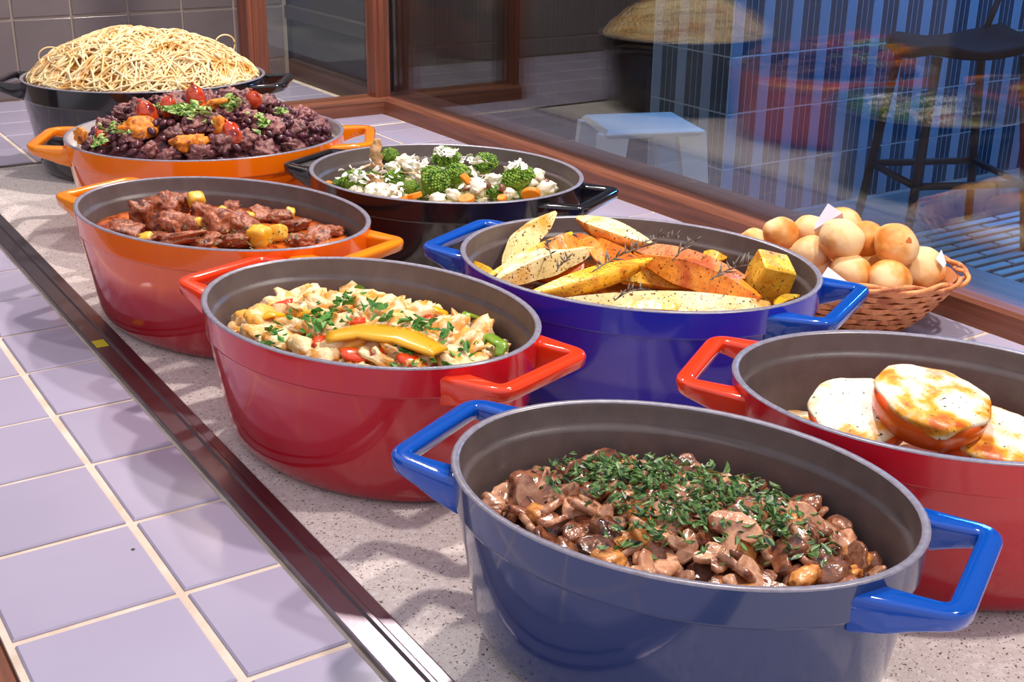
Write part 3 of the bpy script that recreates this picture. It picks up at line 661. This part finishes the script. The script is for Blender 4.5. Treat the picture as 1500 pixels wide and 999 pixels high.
# ------------------------------------------------------------------ pasta
def pasta_h(u, v):
    p = POT['pasta']; r = math.sqrt((u/(p['a']-.008))**2+(v/(p['b']-.008))**2)
    n = mnoise.noise(Vector((u*14, v*14, 3)))
    return .143+(.078+.012*n)*max(0, 1-min(1, r)**2.3)**.85
surface('pasta', 'spaghetti_core', lambda u, v: pasta_h(u, v)-.007, mat('pasta_core', srgb(214, 164, 96), .5, colors=[srgb(190, 130, 60)], scale=80, bump=1, bscale=160), 'packed spaghetti at the heart of the heap', 'pasta', marg=.009)
mb = MB(); A_, B_ = POT['pasta']['a']-.010, POT['pasta']['b']-.010
for s_ in range(560):
    r = math.sqrt(random.random())*.97; th = random.uniform(0, 2*PI); u, v = A_*r*math.cos(th), B_*r*math.sin(th)
    hd = 7*mnoise.noise(Vector((u*7, v*7, 1.5)))+random.gauss(.4, .45); cu = random.gauss(0, 9); lift = random.uniform(-.004, .007); pts = []; ph = random.uniform(0, 9)
    for k in range(random.randint(26, 60)):
        pts.append(tuple(pw('pasta', u, v, pasta_h(u, v)+lift+.0025*math.sin(k*.5+ph))))
        st = .0045; u2, v2 = u+st*math.cos(hd), v+st*math.sin(hd)
        if (u2/A_)**2+(v2/B_)**2 > 1:
            hd += .6; cu = abs(cu); u2, v2 = u+st*math.cos(hd), v+st*math.sin(hd)
            if (u2/A_)**2+(v2/B_)**2 > 1: u2, v2 = u*.985, v*.985
        u, v = u2, v2; hd += cu*st+random.gauss(0, .05); cu += random.gauss(0, 2.5); cu *= .97
    mb.add(*tube(pts, .00165, 6))
for (x, y, r, z) in [(330, 68, .020, .20), (318, 72, .016, .205), (345, 82, .013, .19), (75, 90, .018, .185), (262, 56, .016, .225)]:   # loose loops standing out of the heap
    c = at(x, y, z); u0, v0 = pl('pasta', c)
    c = pw('pasta', u0, v0, pasta_h(u0, v0)+r*.4); ax = Vector((random.uniform(.5, 1), random.uniform(-.6, .2), 0)).normalized()
    mb.add(*tube([tuple(c+ax*math.cos(t)*r+Vector((0, 0, 1))*math.sin(t)*r+Vector((.002*math.sin(2*t), .004*t/6, 0))) for t in np.linspace(-.9, 4.2, 26)], .0012, 5))
tag(ob('spaghetti', mb.mesh('spaghetti'), mat('spaghetti', srgb(240, 205, 140), .35, colors=[srgb(250, 226, 178), srgb(226, 170, 92)], scale=25, sss=.15)), 'heap of cooked spaghetti strands in the black pot', 'pasta', None, 'stuff')
hp = []
for _ in range(150):
    w = at(random.gauss(230, 40), random.gauss(75, 8), .225); u, v = pl('pasta', w)
    if (u/A_)**2+(v/B_)**2 < .9: hp.append(pw('pasta', u, v, pasta_h(u, v)+.009))
flakes('dried_oregano', hp, .0035, mat('oregano', srgb(120, 116, 50), .7), 'dried oregano sprinkled over the spaghetti', 'herbs')

# ------------------------------------------------------------------ black pot: vegetables
zv = mound(.098, .010, 'veg')
m_br = mat('broccoli_green', srgb(78, 128, 30), .5, colors=[srgb(140, 172, 56), srgb(40, 92, 24)], scale=110, var=.12, bump=.5, bscale=400)
m_bs = mat('broccoli_stem', srgb(160, 180, 90), .45)
def floret(seed):
    rnd = random.Random(seed); mb = MB(); V0, F0 = ico(1)
    n = 240
    for i in range(n):
        z = 1-(i+.5)/n*1.25; r = math.sqrt(max(0, 1-z*z)); th = i*2.39996
        c = np.array([r*math.cos(th), r*math.sin(th), z*.8])*rnd.uniform(.86, 1.04); s = rnd.uniform(.065, .12)
        mb.add(V0*s+c, F0)
    V1, F1 = ico(2); mb.add(V1*np.array([.88, .88, .7]), F1)
    return mb.mesh('crown')
def stem(): 
    return mk('stem', *loft([[(r*math.cos(j*PI/4), r*math.sin(j*PI/4), z) for j in range(8)] for r, z in ((.26, -1.15), (.3, -.9), (.34, -.5), (.5, -.2), (.6, 0))], cap0=True, cap1=True))
crowns = [floret(1), floret(2)]; stm = stem()
for c_ in crowns: c_.materials.append(m_br)
stm.materials.append(m_bs)
S_ = 1.5/F_PX
FLO = ['broccoli floret dusted with cheese beside the thin curved chip', 'large broccoli floret lying at the front with its stalk showing', 'broccoli floret heaped with white grated cheese at the back', 'dark green floret between the two cheese-topped florets', 'large round floret with cheese at the free handle end', 'small pale floret behind the tall crisp chip']
for fi, (x, y, r, z, rx, ry) in enumerate([(520, 266, 22, .112, .2, .3), (636, 268, 28, .112, -.9, .25), (655, 234, 24, .122, .1, 0), (710, 240, 21, .120, .1, .2), (759, 262, 26, .118, -.3, -.2), (571, 228, 15, .120, 0, 0), (668, 256, 22, .112, .1, .2), (578, 262, 17, .112, .3, -.2), (600, 275, 14, .108, 0, .3), (500, 270, 13, .106, 0, 0), (725, 282, 13, .104, .3, 0), (545, 262, 15, .108, 0, .2)]):
    t = tag(empty('broccoli_floret', at(x, y, z)), FLO[fi] if fi < 6 else 'small broccoli floret tucked between the cauliflower pieces', 'broccoli', 'broccoli florets in the black pot')
    t.rotation_euler = (rx, ry, random.uniform(0, 6)); t.scale = (r*S_,)*3
    ob('crown', random.choice(crowns), None, t); ob('stalk', stm, None, t)
m_car = mat('carrot', srgb(240, 130, 14), .55, var=.08)
def carrot_slice():
    R = lambda s, z: [(s*math.cos(2*PI*j/16), s*math.sin(2*PI*j/16)*.8, z) for j in range(16)]
    return loft([R(.93, -.28), R(1, -.2), R(1, .2), R(.93, .28)], cap0=True, cap1=True)
cs = mk('carrot_slice', *carrot_slice(), smooth=False); cs.materials.append(m_car)
for (x, y, r, z, tx) in [(686, 266, 17, .116, .9), (607, 287, 15, .106, .3), (683, 292, 13, .106, .4), (778, 284, 15, .108, 1.0), (633, 228, 9, .112, .2), (480, 268, 8, .102, .2), (590, 292, 10, .104, .3), (735, 290, 9, .103, .3)]:
    thing('carrot_slice', cs, None, at(x, y, z), (tx, random.uniform(-.3, .3), random.uniform(0, 6)), (r*S_, r*S_, r*S_), 'bright orange carrot slice among the broccoli', 'carrot', 'carrot slices in the black pot')
m_wh = mat('white_cauliflower', srgb(240, 228, 206), .4, var=.06, bump=.5, bscale=150, sss=.1)
wc = variants('cauliflower_piece', 4, m_wh, sub=3, amp=.45, freq=1.9, amp2=.2)
for (x, y, rx, z) in [(590, 236, 14, .118), (606, 246, 16, .114), (553, 284, 22, .106), (575, 284, 15, .105), (700, 274, 16, .112), (722, 266, 15, .112), (788, 258, 14, .114), (800, 276, 15, .106), (576, 246, 12, .114), (625, 250, 12, .112), (665, 286, 12, .106), (640, 292, 12, .104), (745, 284, 11, .106), (520, 282, 12, .104), (612, 262, 12, .108), (695, 250, 10, .112), (775, 270, 12, .106), (650, 262, 12, .106)]:
    thing('cauliflower_piece', random.choice(wc), None, at(x, y, z), rrot(.6), (rx*S_*1.15, rx*S_*.8, rx*S_*.75), 'creamy white cauliflower piece among the broccoli', 'cauliflower', 'cauliflower pieces in the black pot')
surface('veg', 'vegetable_bed', lambda u, v: .092, mat('veg_bed', srgb(170, 160, 90), .5, colors=[srgb(110, 120, 50), srgb(214, 200, 160)], scale=60, bump=.8, bscale=100), 'mixed vegetables filling the bottom of the black pot', 'vegetables', bumps=.008, seed=3)
m_sh = mat('shimeji', srgb(122, 78, 58), .3); m_ss = mat('shimeji_stem', srgb(206, 170, 140), .35)
capm = mk('cap', *loft(revolve([(.05, .9), (.55, .8), (.9, .45), (1, .1), (.85, -.05), (.3, .05), (.05, .05)], 14), cap0=True, cap1=True)); capm.materials.append(m_sh)
smm = mk('mushroom_stem', *tube([(0, 0, .1), (.1, 0, -.8), (.3, .1, -1.8), (.7, .2, -2.6)], [.34, .34, .38, .42], 8)); smm.materials.append(m_ss)
for (x, y, r, z, rot) in [(712, 272, 8, .116, (.5, .9, .4)), (683, 279, 7, .112, (.2, .5, 2)), (800, 268, 7, .112, (.6, .5, 4)), (735, 276, 7, .112, (.3, 1.3, 5.4))]:
    t = tag(empty('shimeji_mushroom', at(x, y, z)), 'small brown-capped shimeji mushroom among the vegetables', 'mushroom', 'shimeji mushrooms in the black pot'); t.rotation_euler = rot; t.scale = (r*S_,)*3
    ob('cap', capm, None, t); ob('stalk', smm, None, t)
m_chip = mat('fried_chip', srgb(190, 136, 84), .5, colors=[srgb(222, 176, 130), srgb(150, 96, 54)], scale=60, bump=.6, bscale=120)
def chip(pts, w, label):
    fine = []
    for i in range(len(pts)-1):
        for k in range(4): fine.append(pts[i].lerp(pts[i+1], k/4))
    fine.append(pts[-1]); rings = []; n = len(fine)
    for i, p in enumerate(fine):
        k = i/(n-1); ww = w*(.4+.6*math.sin(PI*(k*.8+.1)))*(1+.25*math.sin(i*2.1)); s = Vector((math.cos(YAW), -math.sin(YAW), 0)); f = Vector((math.sin(YAW), math.cos(YAW), 0))*.0012; wav = Vector((math.sin(YAW), math.cos(YAW), 0))*.004*math.sin(i*1.3)
        rings.append([p-s*ww+f+wav, p+f*2, p+s*ww+f+wav, p+s*ww-f+wav, p-f*.5, p-s*ww-f+wav])
    c = sum(fine, Vector())/n
    V, F = loft([[tuple(q-c) for q in r] for r in rings], cap0=True, cap1=True)
    tag(ob('mushroom_chip', mk('mushroom_chip', V, F), m_chip, None, c), label, 'chip', 'crisp chips among the vegetables')
_b = at(552, 262, .108)
chip([_b, _b+Vector((.001, 0, .018)), _b+Vector((.0, .002, .034)), _b+Vector((.003, .002, .052))], .008, 'tall crisp brown mushroom chip standing among the broccoli')
_b = at(550, 268, .112); chip([_b+Vector((-.006, 0, .012)), _b, _b+Vector((.006, -.004, -.008))], .012, 'broad crisp brown chip at the foot of the tall chip')
_b = at(606, 254, .120); chip([_b+Vector((-.014, .004, .002)), _b, _b+Vector((.012, -.004, .003))], .008, 'crisp brown chip lying between the florets')
chip([at(496, 266, .108), at(508, 254, .116), at(526, 247, .121), at(546, 240, .124)], .0045, 'long thin curved chip along the edge of the florets')
hp = []
for (x, y, n, r, z) in [(655, 222, 50, 8, .140), (757, 243, 34, 8, .138), (520, 255, 26, 11, .13), (625, 240, 36, 18, .126), (700, 262, 26, 14, .124), (560, 250, 22, 18, .126), (690, 235, 16, 10, .134), (560, 275, 26, 16, .118)]:
    for _ in range(n): hp.append(at(random.gauss(x, r), random.gauss(y, r*.5), z+random.uniform(-.006, .001)))
flakes('grated_cheese', hp, .0095, mat('grated_cheese', srgb(246, 242, 236), .5), 'white grated cheese scattered over the broccoli', 'cheese', .6)

# ------------------------------------------------------------------ blue pot: potato wedges
surface('potato', 'roasting_oil', lambda u, v: .086, mat('roasting_oil', srgb(150, 80, 24), .2, colors=[srgb(110, 52, 18)], scale=40), 'dark golden oil under the potato wedges', 'oil', bumps=.004)
sp = [(srgb(70, 44, 18), 420, .66), (srgb(120, 70, 20), 200, .68)]
m_w = {'w': mat('pale_potato', srgb(238, 212, 140), .35, colors=[srgb(246, 228, 172), srgb(222, 160, 60)], scale=26, specks=sp, bump=.4, bscale=140),
       'y': mat('yellow_potato', srgb(238, 176, 26), .3, colors=[srgb(246, 200, 70), srgb(214, 130, 16)], scale=26, specks=sp, bump=.4, bscale=140),
       'o': mat('orange_sweet_potato', srgb(230, 116, 22), .3, colors=[srgb(240, 150, 50), srgb(196, 84, 20)], scale=26, specks=sp, bump=.4, bscale=140),
       'p': mat('pink_sweet_potato', srgb(226, 140, 84), .35, colors=[srgb(238, 166, 112), srgb(206, 104, 48)], scale=26, specks=sp, bump=.4, bscale=140)}
m_sk = {'w': mat('pale_skin', srgb(208, 132, 52), .4, colors=[srgb(236, 184, 100), srgb(190, 110, 36)], scale=40, specks=sp, bump=.5, bscale=120),
        'y': mat('yellow_skin', srgb(232, 158, 20), .35, colors=[srgb(240, 180, 50), srgb(200, 110, 16)], scale=40, specks=sp, bump=.5, bscale=120),
        'o': mat('orange_skin', srgb(222, 96, 20), .35, colors=[srgb(232, 126, 40), srgb(170, 64, 16)], scale=40, specks=sp, bump=.5, bscale=120),
        'p': mat('pink_skin', srgb(216, 122, 72), .4, colors=[srgb(230, 150, 98), srgb(190, 88, 40)], scale=40, specks=sp, bump=.5, bscale=120)}
def wedge(L_, w, h, bend, roll, seed):     # two flat cut faces meeting in a ridge, rounded skin below
    rings = []; n = 15
    for i in range(n):
        k = i/(n-1); s = max(.10, math.sin(PI*(k*.94+.03))**.75); x = (k-.5)*L_; b_ = bend*((k-.5)**2*4-.4)
        nz = 1+.05*math.sin(i*1.3+seed)
        pr = [(-1, .0), (-.82, -.42), (-.32, -.78), (.32, -.78), (.82, -.42), (1, .0), (.52, .42), (.03, .85), (-.48, .44)]
        ring = []
        for a_, c_ in pr:
            yy, zz = a_*w*s*nz, c_*h*s
            y2 = yy*math.cos(roll)-zz*math.sin(roll); z2 = yy*math.sin(roll)+zz*math.cos(roll)
            ring.append((x, y2+b_, z2+.25*abs(b_)))
        rings.append(ring)
    me = mk('potato_wedge', *loft(rings, cap0=True, cap1=True))
    sm_ = []; mi = []
    for p_ in me.polygons:
        j = min(v % 9 for v in p_.vertices) if len(p_.vertices) == 4 else 0
        js = sorted(v % 9 for v in p_.vertices); cut = len(js) == 4 and js[0] >= 5 or (len(js) == 4 and js[0] == 0 and js[-1] == 8)
        sm_.append(not cut); mi.append(0 if cut else 1)
    me.polygons.foreach_set('use_smooth', sm_); me.polygons.foreach_set('material_index', mi)
    return me
names = {'w': ('pale', 'cut side up'), 'y': ('yellow', ''), 'o': ('orange', ''), 'p': ('pinkish', '')}
WD = [((737, 390), (808, 313), 15, .100, .140, 'w', .3, 'pale potato wedge propped upright at the side of the blue pot'),
      ((845, 322), (948, 358), 17, .134, .126, 'w', -.4, 'pale potato wedge lying at the back of the blue pot'),
      ((926, 360), (1090, 405), 16, .120, .112, 'p', .2, 'long pinkish sweet potato wedge under the rosemary'),
      ((690, 385), (722, 403), 9, .106, .104, 'y', .2, 'small browned wedge end at the side of the blue pot'),
      ((726, 412), (862, 366), 17, .108, .122, 'w', .7, 'curved pale potato wedge in front of the upright wedge'),
      ((722, 405), (838, 345), 13, .104, .124, 'y', -.2, 'slim yellow wedge leaning on the upright pale wedge'),
      ((798, 368), (850, 358), 19, .124, .126, 'o', .2, 'short browned orange piece in the middle of the wedges'),
      ((780, 434), (953, 384), 17, .112, .124, 'y', -.6, 'long smooth yellow wedge crossing the middle of the blue pot'),
      ((944, 378), (1110, 436), 21, .118, .108, 'o', .5, 'long orange sweet potato wedge beside the square chunk'),
      ((826, 444), (1120, 448), 21, .104, .102, 'w', .2, 'broad pale potato slice along the front of the blue pot'),
      ((905, 450), (1015, 455), 10, .108, .106, 'y', -.2, 'small yellow wedge tucked under the broad front slice'),
      ((868, 352), (934, 388), 14, .120, .118, 'o', .2, 'orange wedge behind the yellow crossing wedge'),
      ((852, 345), (888, 388), 11, .122, .118, 'o', -.2, 'thin orange strip standing behind the curved wedge'),
      ((1030, 372), (1062, 380), 9, .108, .106, 'y', 0, 'yellow tip showing behind the pinkish wedge'),
      ((1132, 446), (1166, 433), 6, .100, .100, 'y', 0, 'browned yellow tip at the rim by the square chunk'),
      ((760, 400), (900, 400), 16, .098, .098, 'o', .2, 'orange wedge low under the yellow crossing wedge'),
      ((900, 400), (1040, 420), 16, .100, .098, 'y', .2, 'yellow wedge low behind the broad front slice'),
      ((850, 360), (960, 375), 14, .108, .106, 'o', .3, 'orange wedge low at the heart of the heap')]
for i, (a_, b_, wpx, z0, z1, k, roll, lab) in enumerate(WD):
    A, B = at(*a_, z0), at(*b_, z1); d = B-A; c = (A+B)/2; sc = np.linalg.norm(np.array(c)-np.array((0, 0, .5)))/F_PX
    me = wedge(d.length*1.06, wpx*sc*1.4, wpx*sc*1.3, .006*(1 if i % 2 else -1), roll, i); me.materials.append(m_w[k]); me.materials.append(m_sk[k])
    o = tag(ob('potato_wedge', me, None, None, c), lab, 'potato', 'roast wedges in the blue pot')
    o.rotation_euler = d.to_track_quat('X', 'Z').to_euler()
R_ = lambda w, d, z, sx: [(-w+sx, -d, z), (w+sx, -d*.9, z*1.02), (w*.92+sx, d, z), (-w*.95+sx, d*.95, z*.97)]
_ck = [R_(.014, .012, -.026, .003), R_(.0185, .0155, -.023, .002), R_(.0205, .017, .0, .0), R_(.0185, .0165, .021, -.002), R_(.016, .0145, .0235, -.003)]
o = tag(ob('potato_chunk', mk('potato_chunk', *loft(_ck, cap0=True, cap1=True), smooth=False), m_w['y'], None, at(1126, 408, .114), (.38, .30, -.35)), 'square-cut yellow potato chunk standing at the end of the blue pot', 'potato', 'roast wedges in the blue pot'); bevel(o, .003, 2)
m_ros = mat('rosemary', srgb(92, 80, 74), .5, colors=[srgb(120, 112, 104), srgb(66, 52, 46)], scale=60)
def rosemary(p0, p1, n, nl, label, up=.2):
    d = p1-p0; L_ = d.length; t = tag(empty('rosemary_sprig', p0), label, 'rosemary', 'rosemary sprigs on the potatoes')
    pts = [tuple(d*k+Vector((0, 0, .004*math.sin(PI*k)))) for k in np.linspace(0, 1, 7)]
    ob('stem', mk('sprig_stem', *tube(pts, .0007, 5)), m_ros, t)
    mb = MB(); dn = d.normalized()
    for i in range(n):
        k = .1+.88*i/n; b0 = d*k+Vector((0, 0, .004*math.sin(PI*k))); a = random.uniform(0, 2*PI)
        s = dn.cross(Vector((0, 0, 1))).normalized(); v = (s*math.cos(a)+Vector((0, 0, 1))*abs(math.sin(a)))*.8+dn*.55
        e = b0+v.normalized()*nl*random.uniform(.6, 1.2)
        mb.add(*tube([tuple(b0), tuple(b0.lerp(e, .5)), tuple(e)], [.0005, .0011, .0003], 5))
    ob('needles', mb.mesh('needles'), m_ros, t)
rosemary(at(798, 352, .132), at(808, 378, .130), 7, .010, 'rosemary sprig on the orange piece')
rosemary(at(868, 398, .130), at(955, 358, .136), 16, .012, 'long rosemary sprig across the middle wedges')
rosemary(at(940, 356, .136), at(1000, 350, .134), 10, .010, 'rosemary sprig at the pinkish wedge end')
rosemary(at(985, 382, .130), at(1022, 352, .142), 8, .012, 'upright rosemary sprig on the pinkish wedge')
rosemary(at(1040, 410, .124), at(1100, 388, .126), 12, .012, 'rosemary sprig by the square chunk')
rosemary(at(815, 398, .128), at(835, 380, .130), 6, .010, 'short rosemary sprig on the curved wedge')
rosemary(at(900, 440, .126), at(945, 425, .126), 6, .010, 'short rosemary sprig on the broad front slice')

# ------------------------------------------------------------------ second red pot: tomatoes with cheese
m_tom = mat('roast_tomato', srgb(244, 78, 10), .22, colors=[srgb(242, 104, 22)], scale=20, coat=.3, sss=.1)
m_chs = mat('grilled_cheese', srgb(252, 244, 226), .35, colors=[srgb(250, 236, 206), srgb(240, 170, 50), srgb(206, 96, 20)], scale=32, detail=4, ramp=(.42, .68), bump=.5, bscale=90, specks=[(srgb(88, 80, 46), 300, .70)])
tom = mk('tomato', *loft(revolve([(.02, -.5), (.5, -.5), (.82, -.36), (.97, -.12), (1, .06), (.97, .2), (.9, .22)], 40), cap0=True, cap1=True)); tom.materials.append(m_tom)
rings = []
for i, (r, z) in enumerate([(.985, .16), (1.01, .20), (.98, .25), (.85, .30), (.6, .33), (.3, .345), (.03, .35)]):
    ring = []
    for j in range(40):
        th = 2*PI*j/40; q = r*(1+.035*math.sin(3*th+1)*(r > .8)+.03*math.sin(7*th)*(r > .8))
        zz = z-(.16*max(0, math.sin(3*th+.5))**2*(math.sin(th*2) > 0)+0*max(0, math.sin(2*th+.5)) if i == 0 else 0)+.03*mnoise.noise(Vector((math.cos(th)*r*4, math.sin(th)*r*4, 2)))
        ring.append((q*math.cos(th), q*math.sin(th), zz))
    rings.append(ring)
chz = mk('cheese_topping', *loft(rings[::1], cap1=True)); chz.materials.append(m_chs)
def tomato(px, z, r, rot, label):
    t = tag(empty('baked_tomato', px if z is None else at(*px, z)), label, 'tomato', 'cheese-topped tomatoes in the red pot'); t.rotation_euler = rot; t.scale = (r, r, r)
    ob('tomato_half', tom, None, t); ob('cheese_topping', chz, None, t)
tomato((1362, 596), .107, .0445, (.17, .10, -.58), 'baked tomato half with browned cheese resting on top of the others')
tomato((1258, 612), .090, .0395, (.30, -.10, -.58), 'baked tomato half with white cheese leaning against the top one')
tomato((1452, 650), .078, .044, (.12, .05, -.4), 'baked tomato half with cheese under the edge of the top one')
tomato((1178, 640), .060, .036, (.0, .05, 1.0), 'baked tomato half mostly hidden by the near rim')
tomato(pw('red2', -.055, .0, .030), None, .038, (.0, .0, 5.0), 'baked tomato half on the pot floor under the top one')
tomato((1310, 660), .050, .040, (.0, .0, 3.0), 'baked tomato half low under the leaning one')

# ------------------------------------------------------------------ bread basket
bc = Vector((1.070, .945, 0)); bang = math.radians(118); BA, BB, BH = .138, .094, .068
bk = tag(empty('bread_basket', bc, bang), 'woven wicker basket of bread rolls beside the window sill', 'basket')
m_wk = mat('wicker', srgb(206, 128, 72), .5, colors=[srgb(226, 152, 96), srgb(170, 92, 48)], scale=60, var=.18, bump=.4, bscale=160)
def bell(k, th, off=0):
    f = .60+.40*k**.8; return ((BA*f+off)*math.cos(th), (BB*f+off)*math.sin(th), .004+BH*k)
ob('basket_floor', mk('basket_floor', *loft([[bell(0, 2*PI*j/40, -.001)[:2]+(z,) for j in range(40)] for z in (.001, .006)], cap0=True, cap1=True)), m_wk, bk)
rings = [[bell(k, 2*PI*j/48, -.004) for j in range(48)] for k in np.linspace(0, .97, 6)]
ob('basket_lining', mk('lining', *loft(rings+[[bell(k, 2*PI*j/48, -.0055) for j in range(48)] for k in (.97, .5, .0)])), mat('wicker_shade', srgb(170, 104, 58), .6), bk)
NS = 22
for row in range(8):
    k0, k1 = row/8*.95, (row+.86)/8*.95
    for j in range(NS):
        th0 = 2*PI*(j+(row % 2)*.5)/NS; rings = []
        for s in range(5):
            th = th0+2*PI/NS*1.04*s/4; bul = .0036*math.sin(PI*s/4)-.0008
            rings.append([bell(k0, th, bul), bell(k1, th, bul), bell(k1, th, bul-.0015), bell(k0, th, bul-.0015)])
        ob('weave_strand', mk('weave', *loft(rings, cap0=True, cap1=True), smooth=False), m_wk, bk)
for q in range(2):
    n = 90; pts = [bell(1.0, 2*PI*j/n, .003+.004*math.cos(2*PI*j/n*9+q*PI)) for j in range(n+1)]
    pts = [(x, y, z+.003*math.sin(2*PI*j/n*9+q*PI)) for j, (x, y, z) in enumerate(pts)]
    ob('rim_braid', mk('rim_braid', *tube(pts, .0026, 7)), m_wk, bk)
m_roll = mat('bread_roll', srgb(240, 204, 150), .55, colors=[srgb(240, 200, 146), srgb(230, 168, 94), srgb(210, 126, 40)], scale=24, detail=3, ramp=(.38, .68), specks=[(srgb(186, 96, 30), 70, .72)], bump=.25, bscale=120, var=.05, sss=.08)
rl = variants('bread_roll', 4, m_roll, sub=4, amp=.09, freq=1.2, amp2=.015, freq2=6, flat=.9)
RO = [(1105, 356, 22, .070), (1143, 342, 26, .096), (1184, 338, 24, .098), (1236, 330, 27, .100), (1233, 352, 32, .108), (1270, 350, 28, .098), (1313, 359, 32, .100), (1187, 371, 27, .086), (1196, 396, 26, .066), (1245, 400, 31, .074), (1296, 390, 24, .062), (1303, 412, 32, .070), (1350, 394, 33, .066), (1225, 380, 26, .066), (1265, 370, 24, .066), (1160, 375, 22, .062), (1322, 380, 22, .066)]
ROLL_LABEL = {0: 'bread roll half hidden behind the blue pot rim', 1: 'golden bread roll next to the half hidden roll by the blue pot', 2: 'bread roll in front of the upright napkin corner',
              3: 'bread roll behind the topmost roll beside the upright napkin', 4: 'topmost bread roll in the middle of the basket heap', 6: 'golden bread roll on top of the heap towards the window sill',
              9: 'bread roll beside the folded napkin corner at the near basket edge', 11: 'pale bread roll against the near basket rim', 12: 'bread roll at the basket end with the small napkin tip'}
for i, (x, y, r, z) in enumerate(RO):
    c = at(x, y, z); s = r*np.linalg.norm(np.array(c)-np.array((0, 0, .5)))/F_PX
    thing('bread_roll', rl[i % 4], None, c, rrot(.8), (s, s, s), ROLL_LABEL.get(i, 'bread roll tucked between the others in the wicker basket'), 'bread', 'bread rolls in the basket')
for k, (u, v) in enumerate([(-.05, 0), (-.015, .022), (-.012, -.024), (.028, .02), (.03, -.022), (.065, 0)]):
    thing('bread_roll', rl[k % 4], None, bc+Vector((u*math.cos(bang)-v*math.sin(bang), u*math.sin(bang)+v*math.cos(bang), .032)), rrot(.8), (.0235,)*3, 'bread roll tucked between the others in the wicker basket', 'bread', 'bread rolls in the basket')
m_nap = mat('white_napkin', srgb(226, 222, 236), .7)
def napkin(pts, label):
    P = [at(x, y, z) for x, y, z in pts]; c = sum(P, Vector())/len(P); nrm = Vector((-.5, -.8, .3)).normalized()*.0006
    V = [tuple(p-c+nrm) for p in P]+[tuple(p-c-nrm) for p in P]; n = len(P)
    F = [tuple(range(n)), tuple(range(2*n-1, n-1, -1))]+[(i, i+n, (i+1) % n+n, (i+1) % n) for i in range(n)]
    tag(ob('paper_napkin', mk('napkin', V, F, False), m_nap, None, c), label, 'napkin')
napkin([(1186, 340, .100), (1213, 298, .135), (1234, 312, .132), (1240, 345, .10)], 'white paper napkin corner sticking up behind the rolls')
napkin([(1190, 424, .084), (1213, 391, .105), (1252, 421, .090), (1230, 434, .080)], 'white paper napkin corner folded over the near basket edge')
napkin([(1371, 380, .084), (1379, 366, .092), (1386, 386, .080), (1382, 392, .076)], 'white paper napkin tip at the end of the basket')
